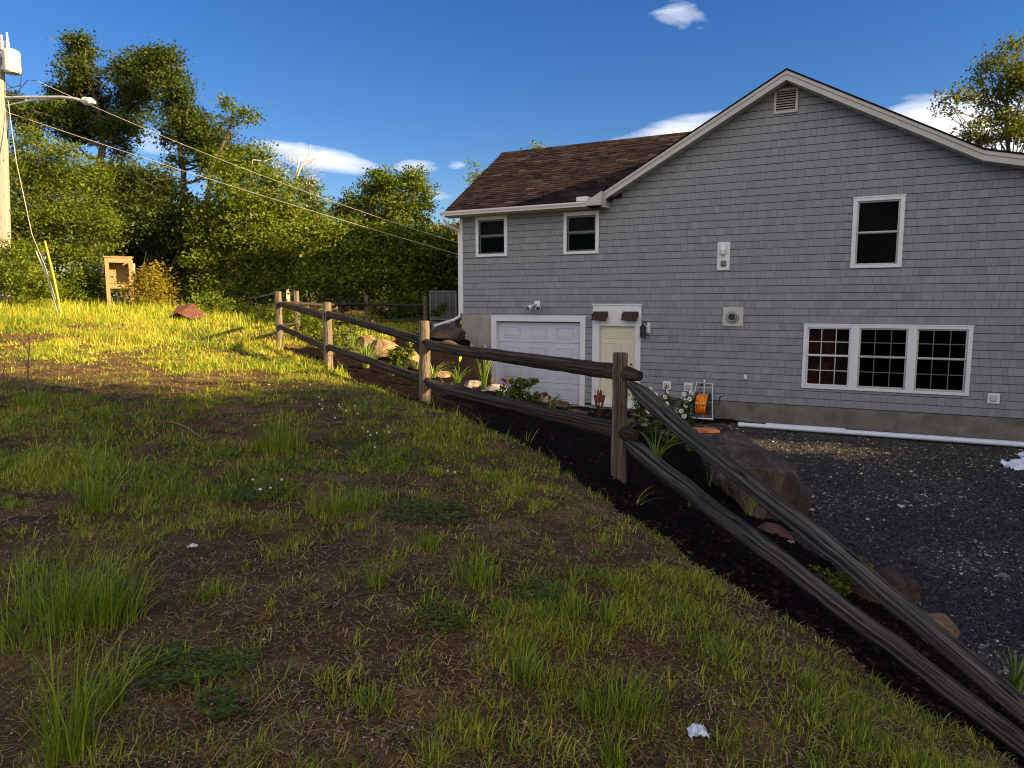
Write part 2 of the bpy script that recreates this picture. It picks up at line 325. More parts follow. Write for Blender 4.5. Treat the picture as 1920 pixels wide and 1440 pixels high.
class MB:
    def __init__(s): s.v = []; s.f = []; s.var = []; s.gr = []
    def add(s, vs, fs, var=.5, gr=None):
        n = len(s.v); s.v += [tuple(float(c) for c in p) for p in vs]; s.f += [tuple(i + n for i in f) for f in fs]
        s.var += [var] * len(vs); s.gr += gr if gr else [(0, 0, 0)] * len(vs)
    def box(s, a, b, var=.5, bevel=0):
        x0, y0, z0 = a; x1, y1, z1 = b
        if bevel:
            e = bevel                            # chamfered box: shrink along each axis in turn
            pts = []; 
            for sx, X, X2 in ((0, x0, x0 + e), (1, x1, x1 - e)):
                for sy, Y, Y2 in ((0, y0, y0 + e), (1, y1, y1 - e)):
                    for sz, Z, Z2 in ((0, z0, z0 + e), (1, z1, z1 - e)):
                        pts.append(((X, Y2, Z2), (X2, Y, Z2), (X2, Y2, Z)))
            vs = [p for t in pts for p in t]
            idx = lambda i, j, k, c: ((i * 2 + j) * 2 + k) * 3 + c
            fs = []
            for i in (0, 1): fs.append((idx(i, 0, 0, 0), idx(i, 1, 0, 0), idx(i, 1, 1, 0), idx(i, 0, 1, 0)))
            for j in (0, 1): fs.append((idx(0, j, 0, 1), idx(1, j, 0, 1), idx(1, j, 1, 1), idx(0, j, 1, 1)))
            for k in (0, 1): fs.append((idx(0, 0, k, 2), idx(1, 0, k, 2), idx(1, 1, k, 2), idx(0, 1, k, 2)))
            for i in (0, 1):
                for j in (0, 1): fs.append((idx(i, j, 0, 0), idx(i, j, 1, 0), idx(i, j, 1, 1), idx(i, j, 0, 1)))
                for k in (0, 1): fs.append((idx(i, 0, k, 0), idx(i, 1, k, 0), idx(i, 1, k, 2), idx(i, 0, k, 2)))
            for j in (0, 1):
                for k in (0, 1): fs.append((idx(0, j, k, 1), idx(1, j, k, 1), idx(1, j, k, 2), idx(0, j, k, 2)))
            for i in (0, 1):
                for j in (0, 1):
                    for k in (0, 1): fs.append((idx(i, j, k, 0), idx(i, j, k, 1), idx(i, j, k, 2)))
            s.add(vs, fs, var); return
        s.add([(x0, y0, z0), (x1, y0, z0), (x1, y1, z0), (x0, y1, z0), (x0, y0, z1), (x1, y0, z1), (x1, y1, z1), (x0, y1, z1)],
              [(0, 3, 2, 1), (4, 5, 6, 7), (0, 1, 5, 4), (1, 2, 6, 5), (2, 3, 7, 6), (3, 0, 4, 7)], var)
    def prism(s, poly, ax, a, b, var=.5):
        """poly: 2-D outline, extruded along axis ax from a to b"""
        def p3(p, t):
            q = list(p); q.insert(ax, t); return q
        n = len(poly); vs = [p3(p, a) for p in poly] + [p3(p, b) for p in poly]
        s.add(vs, [tuple(range(n))[::-1], tuple(range(n, 2 * n))] + [(i, (i + 1) % n, n + (i + 1) % n, n + i) for i in range(n)], var)
    def tube(s, pts, rad, n=8, var=.5, cap=True, rough=0, seed=0, grain=1.0):
        pts = [np.asarray(p, float) for p in pts]; k = len(pts); rad = rad if hasattr(rad, '__len__') else [rad] * k
        vs = []; gr = []; R = np.random.default_rng(seed); L = 0; ref = None
        offs = R.normal(0, 1, n) * rough
        for i, p in enumerate(pts):
            d = pts[min(i + 1, k - 1)] - pts[max(i - 1, 0)]; d = d / (np.linalg.norm(d) + 1e-9)
            if ref is None: ref = np.array([0, 0, 1.]) if abs(d[2]) < .9 else np.array([1., 0, 0])
            a = np.cross(d, ref); a /= np.linalg.norm(a); b_ = np.cross(d, a); ref = -b_ if False else ref
            if i: L += np.linalg.norm(p - pts[i - 1])
            for j in range(n):
                th = 2 * math.pi * j / n; rr = rad[i] * (1 + offs[j] + R.normal(0, 1) * rough * .4)
                vs.append(p + (a * math.cos(th) + b_ * math.sin(th)) * rr); gr.append((math.cos(th) * 8 + seed, math.sin(th) * 8, L * 1.6 * grain))
        fs = [(i * n + j, i * n + (j + 1) % n, (i + 1) * n + (j + 1) % n, (i + 1) * n + j) for i in range(k - 1) for j in range(n)]
        if cap: fs += [tuple(range(n))[::-1], tuple(range((k - 1) * n, k * n))]
        s.add(vs, fs, var, gr)
    def lathe(s, prof, c, axis=2, n=16, var=.5):
        vs = []
        for r, h in prof:
            for j in range(n):
                th = 2 * math.pi * j / n; q = [r * math.cos(th), r * math.sin(th)]; q.insert(axis, h)
                vs.append([q[0] + c[0], q[1] + c[1], q[2] + c[2]])
        k = len(prof)
        s.add(vs, [(i * n + j, i * n + (j + 1) % n, (i + 1) * n + (j + 1) % n, (i + 1) * n + j) for i in range(k - 1) for j in range(n)] + [tuple(range(n))[::-1], tuple(range((k - 1) * n, k * n))], var)
    def build(s, name, m, parent=None, loc=None, smooth=False, sub=None, local=False):
        me = bpy.data.meshes.new(name); l = (0, 0, 0) if loc is None or local else loc
        if sub is not None: l = sub
        me.from_pydata([(x - l[0], y - l[1], z - l[2]) for x, y, z in s.v], [], s.f); me.validate()
        a = me.attributes.new('var', 'FLOAT', 'POINT'); a.data.foreach_set('value', s.var)
        a = me.attributes.new('grain', 'FLOAT_VECTOR', 'POINT'); a.data.foreach_set('vector', np.array(s.gr, np.float32).ravel())
        if smooth: me.polygons.foreach_set('use_smooth', [True] * len(me.polygons))
        me.materials.append(MT[m] if isinstance(m, str) else m)
        o = bpy.data.objects.new(name, me); col.objects.link(o)
        if parent is not None: o.parent = parent
        elif loc is not None: o.location = tuple(float(x) for x in loc)
        return o

# ------------------------------------------------------------------ terrain
def build_terrain():
    xs = np.concatenate([[-500, -300, -180, -120, -80, -55, -40, -32, -26, -22, -19, -17, -15.5], np.arange(-14.5, 12, .09), [12.5, 13.5, 15, 17, 20, 25, 32, 45, 70, 120, 250, 500]])
    ys = np.concatenate([[-200, -100, -50, -25, -14, -8, -5, -3, -2, -1], np.arange(-.4, 22.5, .09), [23, 24, 25, 26.5, 28, 30, 33, 37, 42, 50, 65, 90, 140, 250, 500, 900]])
    X, Y = np.meshgrid(xs, ys); Z = height(X, Y)
    nx = len(xs); V = np.stack([X, Y, Z], -1).reshape(-1, 3)
    i, j = np.meshgrid(np.arange(nx - 1), np.arange(len(ys) - 1)); a = (j * nx + i).ravel()
    Q = np.stack([a, a + 1, a + nx + 1, a + nx], 1)
    c = V[Q].mean(1); z = zones(c[:, 0], c[:, 1])[0]
    for k, (nm, mt) in enumerate((('lawn', 'soil'), ('mulch_bed', 'mulch'), ('driveway', 'gravel'))):
        q = Q[z == k]; u, inv = np.unique(q, return_inverse=True)
        o = np_mesh(nm, V[u], inv.reshape(-1, 4), None, MT[mt], smooth=True); tag(o, kind='structure')
        o['label'] = ['sloping lawn of thin grass over bare brown soil', 'dark mulch bed running down beside the rail fence', 'dark crushed stone driveway in front of the grey house'][k]
build_terrain()

# ------------------------------------------------------------------ house (local axes: u along the wall, v into the house, z up)
house = empty('house', (C0[0], C0[1], 0), 'two storey grey shingled house with brown roof, garage and gable', 'house', rz=HROT)
def T(u): 
    u = np.asarray(u, float); return np.where(u < 12.42, 5.16 - .55 * np.abs(u - 8.64), 3.081 - .24 * (u - 12.42))
UE = 16.5
def Tw(u): return np.where(np.asarray(u) < 4.35, 2.5, T(u) - .20)
OPEN = [  # u0,u1,z0,z1
    (.507 + .02, 1.507 - .02, 1.376, 2.435), (3.215, 4.161, 1.361, 2.398), (10.125, 11.086, .837, 2.331), (9.231, 12.48, -1.885, -.445),
    (1.03, 3.82, -2.9, -.315), (4.07, 5.33, -2.9, .0), (8.39, 8.84, 4.34, 4.85)]
def sub_rects(r, holes):
    rs = [r]
    for h in holes:
        o = []
        for a in rs:
            if h[0] >= a[1] or h[1] <= a[0] or h[2] >= a[3] or h[3] <= a[2]: o.append(a); continue
            if h[2] > a[2]: o.append((a[0], a[1], a[2], h[2]))
            if h[3] < a[3]: o.append((a[0], a[1], h[3], a[3]))
            z0, z1 = max(a[2], h[2]), min(a[3], h[3])
            if h[0] > a[0]: o.append((a[0], h[0], z0, z1))
            if h[1] < a[1]: o.append((h[1], a[1], z0, z1))
        rs = o
    return [r for r in rs if r[1] - r[0] > .004 and r[3] - r[2] > .004]
# wall core in columns
w = MB(); br = sorted(set([0, 4.35, 8.64, 12.42, UE] + [x for o in OPEN for x in o[:2]] + [1.0, 5.34]))
for a, b in zip(br[:-1], br[1:]):
    mid = (a + b) / 2; hs_ = sorted([(o[2], o[3]) for o in OPEN if o[0] < mid < o[1]])
    z = -2.33 if mid > 1.02 else -.25
    if 3.8 < mid < 4.08: z = -2.62
    if a >= 5.33: z = -2.33
    for h0, h1 in hs_:
        if h0 > z: w.box((a, 0, z), (b, .18, h0))
        z = max(z, h1)
    t0, t1 = (2.5, 2.5) if mid < 4.35 else (float(T(a)) - .1, float(T(b)) - .1)
    w.prism([(a, z), (b, z), (b, t1), (a, t0)], 1, 0, .18)
w.build('wall', plain('shade_backing', (.012, .012, .014), .9), house)  # black backing: shade lines under the shingle courses put into its colour
# shingles
def shingles(bounds, exposure, wmin, wmax, topf, holes, place, lip, gap, seed, minz=None, groove=0):
    R = np.random.default_rng(seed); V = []; Q = []; var = []
    u0, u1, z0, z1 = bounds; n = 0; z = z0
    while z < z1:
        u = u0 - R.random() * wmin; cv = R.normal(0, .05)
        while u < u1:
            wd = R.uniform(wmin, wmax); g = gap
            r = (max(u, u0), min(u + wd - g, u1), z, min(z + exposure, z1)); val = float(np.clip(.5 + cv + R.normal(0, .14), 0, 1)); dl = R.uniform(-.003, .003)
            if r[1] > r[0]:
                for a in sub_rects(r, holes):
                    if minz is not None and a[2] < minz(.5 * (a[0] + a[1])) - .002: continue
                    tl, tr = float(topf(a[0])), float(topf(a[1]))
                    if tl <= a[2] and tr <= a[2]: continue
                    zl, zr = max(a[2], min(a[3], tl)), max(a[2], min(a[3], tr))
                    fb = (a[2] - r[2]) / exposure; ob = lip * (1 - .75 * fb) + dl + .004 * (groove > 0); ot = lambda q: lip * (1 - .75 * (q - r[2]) / exposure) + dl + .004 * (groove > 0)
                    a = (a[0], a[1], min(a[2] + groove * (fb < .01), a[3] - .002), a[3]); k = len(V)
                    V += [place(a[0], a[2], ob), place(a[1], a[2], ob), place(a[1], zr, ot(zr)), place(a[0], zl, ot(zl)), place(a[0], a[2], 0), place(a[1], a[2], 0)]
                    Q += [(k, k + 1, k + 2, k + 3), (k + 4, k + 5, k + 1, k)]; var += [val] * 6
            u += wd
        z += exposure; n += 1
    return V, Q, var
holes = OPEN + [(-1, 1.03, -4, -.243), (5.33, 30, -4, -2.332), (3.8, 4.1, -4, -2.60)]
V, Q, var = shingles((0.07, UE, -2.33 - .174 * 2, 5.2), .1736, .10, .25, lambda u: float(Tw(u)) + .02, holes, lambda u, z, o: (u, -.004 - o, z), .008, .0035, 3, groove=.013)
np_mesh('siding', V, Q, None, MT['siding'], var, house)
# other walls, floors (close the rooms off)
o_ = MB(); o_.box((0, .18, -.25), (.15, 6.5, 2.5)); o_.prism([(0.18, 2.5), (6.5, 2.5), (3.2, 4.6)], 0, .01, .15); o_.box((UE - .15, .18, -2.9), (UE, 6.5, 1.98)); o_.box((.15, 6.4, -2.9), (4.3, 6.55, 2.45)); o_.prism([(4.3, -2.9), (UE - .15, -2.9), (UE - .15, 2.0), (12.42, 2.95), (8.64, 5.0), (4.3, 2.6)], 1, 6.4, 6.55); o_.box((13.4, .19, -2.7), (13.5, 6.39, 2.4))
o_.box((.15, .181, -2.8), (.3, 6.4, -.26)); o_.build('side_wall', 'siding', house)
fl = MB(); fl.box((.31, .19, -.18), (UE - .16, 6.39, -.05)); fl.box((.31, .19, -2.78), (UE - .16, 6.39, -2.7)); fl.box((8.0, .19, -2.69), (8.12, 6.38, -.19)); fl.box((8.13, 3.0, -2.69), (UE - .2, 3.1, -.19)); fl.build('interior_floor', 'interior', house)
# foundation
fd = MB(); fd.box((5.345, -.0, -3.1), (10.73, .16, -2.334)); fd.box((10.736, .0, -3.1), (UE, .16, -2.334)); fd.box((10.73, .006, -3.1), (10.736, .15, -2.34)); fd.build('foundation', 'concrete', house)
fd = MB(); fd.box((.0, .0, -3.1), (.52, .17, -.247)); fd.box((.526, .0, -3.1), (1.005, .17, -.247)); fd.box((.52, .008, -3.1), (.526, .17, -.25)); fd.box((0, .17, -3.1), (.17, 6.4, -.26))
fd.box((3.6, -.0, -3.1), (5.345, .17, -2.66)); fd.box((1.0, .1, -3.1), (3.9, .4, -2.70)); fd.build('corner_foundation', 'concrete_light', house)
# corner board
cb = MB(); cb.box((-.02, -.035, -.24), (.07, -.0, 2.5)); cb.box((-.02, 0, -.24), (-.001, .09, 2.5)); cb.build('corner_board', 'white', house)
# roof A: front slope real shingles
def roofA(u, t, o): # t along slope from eave
    L = math.hypot(3.52, 2.26); c, s_ = 3.52 / L, 2.26 / L
    return (u, -.42 + t * c - o * s_, 2.60 + t * s_ + o * c)
LA = math.hypot(3.52, 2.26)
V, Q, var = shingles((-.32, 8.3, 0, LA), .135, .22, .34, lambda u: 99, [(4.18 + .1 * i, 4.29 + .1 * i, -1, (float(T(4.18 + .1 * i)) - 2.66) / 2.26 * LA) for i in range(42)], roofA, .016, .004, 5)
np_mesh('roof_shingles', V, Q, None, MT['roof'], var, house)
r = MB(); r.prism([(-.41, 2.585), (3.11, 4.845), (6.7, 2.5), (6.7, 2.4), (3.11, 4.74), (-.41, 2.48)], 0, -.31, 4.18); r.prism([(3.11, 4.845), (6.7, 2.5), (6.7, 2.4), (3.11, 4.74)], 0, 4.18, 8.3)
for i in range(20):
    ua = 4.18 + .2 * i; zz = float(T(ua)) - .12; vv = -.41 + (zz - 2.585) / 2.26 * 3.52; r.prism([(vv, zz), (3.11, 4.845), (3.11, 4.74), (vv, zz - .1)], 0, ua, ua + .2)
if 1: r.box((.2, .2, 2.40), (4.3, 6.4, 2.44))
r.box((4.3, .2, 2.46), (13.5, 6.38, 2.5)); r.build('wing_roof', 'roof', house)
r = MB()
for i in range(32): u0 = -.33 + i * .26; r.prism([(2.96, 4.775), (3.11, 4.90), (3.26, 4.775), (3.11, 4.84)], 0, u0, u0 + .25, var=float(rng.uniform(.2, .8)))
r.build('ridge_cap', 'roof', house)
# roof B slabs
r = MB()
for a, b in ((4.18, 8.64), (8.64, 12.42), (12.42, UE + .3)):
    r.prism([(a, float(T(a))), (b, float(T(b))), (b, float(T(b)) + .035), (a, float(T(a)) + .035)], 1, -.40, 6.9, var=.15)
r.build('gable_roof', 'roof', house)
r = MB()   # rake boards
for a, b in ((4.2, 8.64), (8.64, 12.42), (12.42, UE + .2)):
    ta, tb = float(T(a)) - .003, float(T(b)) - .003
    r.prism([(a, ta - .075), (b, tb - .075), (b, tb), (a, ta)], 1, -.385, -.33)
    r.prism([(a, ta - .20), (b, tb - .20), (b, tb - .078), (a, ta - .078)], 1, -.365, -.33)
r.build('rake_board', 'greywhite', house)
r = MB()   # soffit under the rake, vented
for a, b in ((4.4, 8.64), (8.64, 12.42), (12.42, UE + .2)):
    k = max(1, int((b - a) / .22))
    for i in range(k):
        x0 = a + (b - a) * i / k; x1 = a + (b - a) * (i + 1) / k - .014; t0, t1 = float(T(x0)) - .185, float(T(x1)) - .185
        r.prism([(x0, t0 - .012), (x1, t1 - .012), (x1, t1), (x0, t0)], 1, -.328, .0)
    r.prism([(a, float(T(a)) - .18), (b, float(T(b)) - .18), (b, float(T(b)) - .17), (a, float(T(a)) - .17)], 1, -.326, .0)
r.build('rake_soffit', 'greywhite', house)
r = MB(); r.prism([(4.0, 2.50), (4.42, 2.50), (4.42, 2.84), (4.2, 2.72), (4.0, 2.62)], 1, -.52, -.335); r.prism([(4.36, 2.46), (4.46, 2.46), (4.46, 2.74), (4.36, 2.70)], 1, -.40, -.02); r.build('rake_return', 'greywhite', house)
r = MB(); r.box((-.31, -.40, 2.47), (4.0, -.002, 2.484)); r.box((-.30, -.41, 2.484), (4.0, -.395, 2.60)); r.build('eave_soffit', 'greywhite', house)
g = MB(); g.prism([(-.413, 2.49), (-.49, 2.49), (-.50, 2.52), (-.535, 2.57), (-.54, 2.605), (-.53, 2.605), (-.522, 2.575), (-.488, 2.53), (-.48, 2.502), (-.413, 2.502)], 0, -.36, 4.0)
g.box((-.363, -.54, 2.49), (-.36, -.413, 2.605)); g.build('gutter', 'vinyl', house)
g = MB(); g.box((3.72, -.50, 2.61), (4.05, -.25, 2.74), bevel=.02); g.build('gutter_guard', 'vinyl', house)
d = MB(); d.tube([(-.27, -.47, 2.50), (-.27, -.47, 2.40), (-.24, -.36, 2.26), (-.10, -.0, 2.12), (-.075, .03, 2.02), (-.075, .03, 1.0), (-.075, .03, -.22), (-.08, .0, -.33), (-.2, -.1, -.42), (-.75, -.3, -.60)], .042, 8); d.build('downspout', 'vinyl', house, smooth=False)
r = MB()  # left rake board of the wing roof
r.prism([(-.41, 2.46), (3.11, 4.72), (3.11, 4.85), (-.41, 2.59)], 0, -.335, -.312); r.build('wing_rake_board', 'white', house)

def window(u0, u1, z0, z1, style, label=None, mull=()):
    tw = .085 if style != 'triple' else .08
    a = MB(); vb = -.045
    a.box((u0, vb, z0), (u0 + tw, .0, z1)); a.box((u1 - tw, vb, z0), (u1, .0, z1)); a.box((u0 + tw, vb, z1 - tw), (u1 - tw, .0, z1)); a.box((u0 + tw, vb - .006, z0), (u1 - tw, .0, z0 + tw * .8))
    a.box((u0 - .012, vb - .012, z1 - .018), (u1 + .012, vb + .02, z1 + .01))
    for q in mull: a.box((q - .085, vb - .002, z0 + tw * .8), (q + .085, .0, z1 - tw)); a.box((q - .025, vb - .012, z0 + tw * .8), (q + .025, vb - .002, z1 - tw))
    fr_ = a.build('window', 'white', house)
    if label: fr_['label'] = label
    edges = [u0 + tw] + [x for q in mull for x in (q - .085, q + .085)] + [u1 - tw]
    for i in range(0, len(edges), 2):
        x0, x1 = edges[i], edges[i + 1]; zb, zt = z0 + tw * .8, z1 - tw; zm = (zb + zt) / 2 + (.02 if style != 'single' else .0)
        s_ = MB(); sw = .035 if style != 'small' else .045
        for (c0_, c1_, v0) in ((zm, zt, .0), (zb, zm + .02, .03)):
            s_.box((x0, v0 + .001, c0_), (x0 + sw, v0 + .029, c1_)); s_.box((x1 - sw, v0 + .001, c0_), (x1, v0 + .029, c1_)); s_.box((x0 + sw, v0 + .001, c0_), (x1 - sw, v0 + .029, c0_ + sw)); s_.box((x0 + sw, v0 + .001, c1_ - sw), (x1 - sw, v0 + .029, c1_))
        s_.build('sash', 'darkmetal' if style == 'small' else ('greywhite' if (style == 'single' or i) else 'white'), fr_)
        if style == 'triple':
            mu = MB()
            for (c0_, c1_, v0) in ((zm + sw, zt - sw, .006), (zb + sw, zm - .015, .036)):
                for k in (1, 2): xx = x0 + (x1 - x0) * k / 3; mu.box((xx - .009, v0, c0_), (xx + .009, v0 + .012, c1_))
                zz = (c0_ + c1_) / 2; mu.box((x0 + sw, v0 + .001, zz - .009), (x1 - sw, v0 + .011, zz + .009))
            mu.build('muntin', 'greywhite' if i == 0 else 'darkmetal', fr_)
        p = MB(); p.box((x0 + .01, .014, zm), (x1 - .01, .018, zt)); p.box((x0 + .01, .045, zb), (x1 - .01, .049, zm)); p.build('pane', 'glass', fr_)
        if style == 'triple' and i == 0:
            c = MB(); pts = []; n = 40; x2 = x0 + (x1 - x0) * .62
            for k in range(n + 1): xx = x0 + (x2 - x0) * k / n; pts.append((xx, .16 + .02 * math.sin(k * 1.3)))
            c.add([(x, y, zb) for x, y in pts] + [(x, y, zt) for x, y in pts], [(k, k + 1, n + 2 + k, n + 1 + k) for k in range(n)]); c.build('curtain', 'curtain', fr_)
            c = MB(); c.box((x0 + .55 * (x1 - x0), .3, zb), (x1 + .1, .32, zt)); c.build('blind', 'shade', fr_)
        if style == 'small':
            c = MB(); pts = []; n = 36
            for k in range(n + 1): xx = x0 + (x1 - x0) * k / n; pts.append((xx, .12 + .012 * math.sin(k * 1.1)))
            c.add([(x, y, zm + .0) for x, y in pts] + [(x, y, zt) for x, y in pts], [(k, k + 1, n + 2 + k, n + 1 + k) for k in range(n)]); c.build('curtain', 'shade', fr_)
window(.507, 1.507, 1.356, 2.455, 'small'); window(3.195, 4.181, 1.341, 2.418, 'small')
window(10.105, 11.106, .817, 2.351, 'single'); window(9.211, 12.5, -1.905, -.425, 'triple', 'triple window with a red curtain in its left third', mull=(10.28, 11.40))
# garage door
g = MB(); g.box((1.0, -.05, -2.75), (1.15, .0, -.30)); g.box((3.70, -.05, -2.70), (3.845, .0, -.30)); g.box((1.15, -.05, -.44), (3.70, .0, -.30)); g.box((.985, -.06, -.31), (3.86, .0, -.275)); g.box((1.12, .0, -2.75), (1.155, .16, -.43)); g.box((3.69, .0, -2.75), (3.72, .16, -.43)); g.box((1.15, .0, -.455), (3.7, .16, -.43))
gf = g.build('garage_frame', 'white', house)
g = MB(); hgt = (2.66 - .45) / 4
for k in range(4):
    z0 = -2.68 + k * hgt; g.box((1.156, .10, z0), (3.69, .14, z0 + hgt - .008))
    for c in range(3):
        x0 = 1.156 + .2 + c * .80; x1 = x0 + .5; za, zb = z0 + .12, z0 + hgt - .13
        g.prism([(x0, za), (x1, za), (x1, za + .02), (x0, za + .02)], 1, .086, .0995); g.prism([(x0, zb - .02), (x1, zb - .02), (x1, zb), (x0, zb)], 1, .086, .0995)
        g.prism([(x0, za + .02), (x0 + .02, za + .02), (x0 + .02, zb - .02), (x0, zb - .02)], 1, .086, .0995); g.prism([(x1 - .02, za + .02), (x1, za + .02), (x1, zb - .02), (x1 - .02, zb - .02)], 1, .086, .0995)
        g.box((x0 + .05, .09, za + .05), (x1 - .05, .0997, zb - .05), bevel=.004)
g.build('garage_door', 'garage', house)
# entry door
g = MB(); g.box((4.045, -.045, -2.645), (4.235, -.0, -.20)); g.box((5.205, -.045, -2.645), (5.355, -.0, -.20)); g.box((4.045, -.04, -.20), (5.355, -.0, .02)); g.box((4.03, -.06, .0), (5.37, -.0, .03)); g.box((4.235, -.03, -.535), (5.205, .0, -.20)); g.box((4.2, -.12, -2.66), (5.3, .12, -2.58))
g.box((4.225, .0, -2.6), (4.25, .14, -.53)); g.box((5.19, .0, -2.6), (5.215, .14, -.53)); g.box((4.25, .0, -.55), (5.19, .14, -.53)); g.build('door_frame', 'white', house)
g = MB(); g.box((4.252, .06, -2.58), (5.188, .10, -.552))
for (a, b, c_, d_) in ((.12, .42, 1.72, 1.90), (.52, .82, 1.72, 1.90), (.12, .42, .98, 1.60), (.52, .82, .98, 1.60), (.12, .42, .22, .82), (.52, .82, .22, .82)):
    x0, x1, z0, z1 = 4.252 + a, 4.252 + b, -2.58 + c_, -2.58 + d_
    g.box((x0, .048, z0), (x1, .0595, z0 + .018)); g.box((x0, .048, z1 - .018), (x1, .0595, z1)); g.box((x0, .048, z0 + .018), (x0 + .018, .0595, z1 - .018)); g.box((x1 - .018, .048, z0 + .018), (x1, .0595, z1 - .018)); g.box((x0 + .045, .052, z0 + .045), (x1 - .045, .0598, z1 - .045))
dr = g.build('door', 'door', house)
for nm_, zz, rr in (('handle', -1.68, .03), ('deadbolt', -1.52, .024)):
    g = MB(); g.lathe([(rr, -.0), (rr, .02), (.012, .022), (.012, .045), (rr * .9, .05), (rr, .065), (rr * .6, .08)], (5.10, -.03, zz), axis=1, n=12); g.build(nm_, 'black', dr)
for x0, x1 in ((4.07, 4.485), (4.88, 5.30)):
    g = MB()
    for k in range(3):
        a = x0 + (x1 - x0) * k / 3; b = x0 + (x1 - x0) * (k + 1) / 3 - .012
        g.prism([(-.048, -.16), (-.06, -.16), (-.22, -.37 - .01 * k), (-.205, -.385 - .01 * k), (-.05, -.20)], 0, a, b, var=.5)
    g.box((x0, -.18, -.30), (x0 + .02, -.046, -.22)); g.box((x1 - .03, -.18, -.30), (x1 - .01, -.046, -.22)); g.build('awning', 'shake', house)
# lantern
g = MB(); g.box((5.44, -.05, -.71), (5.60, -.024, -.45), bevel=.01); lb = g.build('lantern_plate', 'white', house)
g = MB(); g.tube([(5.50, -.05, -.50), (5.50, -.13, -.42), (5.46, -.16, -.43), (5.45, -.16, -.50)], .018, 6); g.lathe([(.02, .12), (.035, .08), (.09, .02), (.095, .0), (.075, -.01), (.08, -.2), (.09, -.215), (.05, -.24)], (5.45, -.17, -.58), n=8)
g.build('lantern', 'black', lb)
# flood light
g = MB(); g.box((2.35, -.05, .0), (2.52, -.024, .12), bevel=.01); fb = g.build('flood_light', 'vinyl', house)
for sx in (-1, 1):
    g = MB(); x = 2.40 + sx * .10; e = np.array([x, -.12, -.02]); dv = np.array([sx * .35, -.8, -.45]); dv /= np.linalg.norm(dv)
    g.tube([(2.43, -.05, .05), e], .015, 6); g.tube([e, e + dv * .03, e + dv * .10, e + dv * .15], [.03, .055, .065, .078], 14)
    g.build('lamp_head', 'vinyl', fb); g2 = MB(); g2.tube([e + dv * .151, e + dv * .156], [.062, .058], 14); g2.build('lens', 'darkmetal', fb)
# gable vent
g = MB(); g.box((8.36, -.05, 4.325), (8.41, 0, 4.865)); g.box((8.82, -.05, 4.325), (8.87, 0, 4.865)); g.box((8.41, -.05, 4.325), (8.82, 0, 4.375)); g.box((8.41, -.05, 4.815), (8.82, 0, 4.865))
gv = g.build('gable_vent', 'greywhite', house); g = MB()
for k in range(8): z0 = 4.385 + k * .055; g.prism([(-.035, z0), (-.03, z0 - .006), (.03, z0 + .032), (.025, z0 + .04)], 0, 8.41, 8.82)
g.build('louvre', 'greywhite', gv)
# tall wall light box
g = MB(); g.box((7.20, -.045, .83), (7.50, -.024, 1.50), bevel=.01); tl = g.build('wall_light', 'white', house)
g = MB(); g.box((7.27, -.12, 1.28), (7.42, -.045, 1.46), bevel=.02); g.lathe([(.075, 0), (.075, -.04), (.06, -.12)], (7.35, -.11, 1.33), n=12); g.build('lamp_head', 'vinyl', tl)
g = MB(); g.box((7.30, -.10, .93), (7.42, -.045, 1.06), bevel=.015); g.build('sensor', 'darkmetal', tl)
# exhaust vent
g = MB(); g.box((7.375, -.05, -.51), (7.86, -.024, -.05), bevel=.01); ev = g.build('exhaust_vent', 'greywhite', house)
g = MB(); g.lathe([(.15, -.05), (.15, -.075), (.135, -.085), (.115, -.085), (.115, -.06)], (7.615, 0, -.28), axis=1, n=24); g.lathe([(.10, -.05), (.10, -.16), (.085, -.16), (.08, -.07)], (7.615, 0, -.28), axis=1, n=20); g.build('pipe_collar', 'steel', ev)
g = MB(); g.lathe([(.075, -.13), (.075, -.132)], (7.615, 0, -.28), axis=1, n=16); g.build('pipe_opening', 'black', ev)
def outlet(u, z, s_=.11, hood=True):
    g = MB(); g.box((u - s_, -.05, z - s_), (u + s_, -.024, z + s_), bevel=.008); o = g.build('outlet', 'white', house)
    if hood: g = MB(); g.box((u - s_ * .55, -.085, z - s_ * .5), (u + s_ * .5, -.05, z + s_ * .6), bevel=.012); g.build('outlet_cover', 'greywhite', o)
    return o
oo = outlet(6.06, -2.02); outlet(6.60, -2.03); outlet(12.94, -1.935, .11)
g = MB(); g.tube([(6.07, -.09, -2.0), (6.06, -.15, -2.06), (6.05, -.13, -2.2), (6.05, -.12, -2.35)], .014, 6); g.build('plug_cord', 'black', oo)
g = MB(); g.box((7.918, -.05, -1.765), (7.995, -.024, -1.66), bevel=.006); g.build('junction_box', 'white', house)
g = MB(); g.lathe([(.03, -.02), (.045, -.04), (.045, -.08), (.02, -.1)], (6.95, 0, -1.93), axis=1, n=10); sp0 = g.build('spigot', 'black', house)
def HW(u, v, z): return np.array([C0[0] + WD[0] * u + IN[0] * v, C0[1] + WD[1] * u + IN[1] * v, z])

# ------------------------------------------------------------------ things by the wall
def hw_thing(name, u, v, z, label, cat, group=None): p = HW(u, v, z); return empty(name, p, label, cat, group, HROT)
gz = -2.72
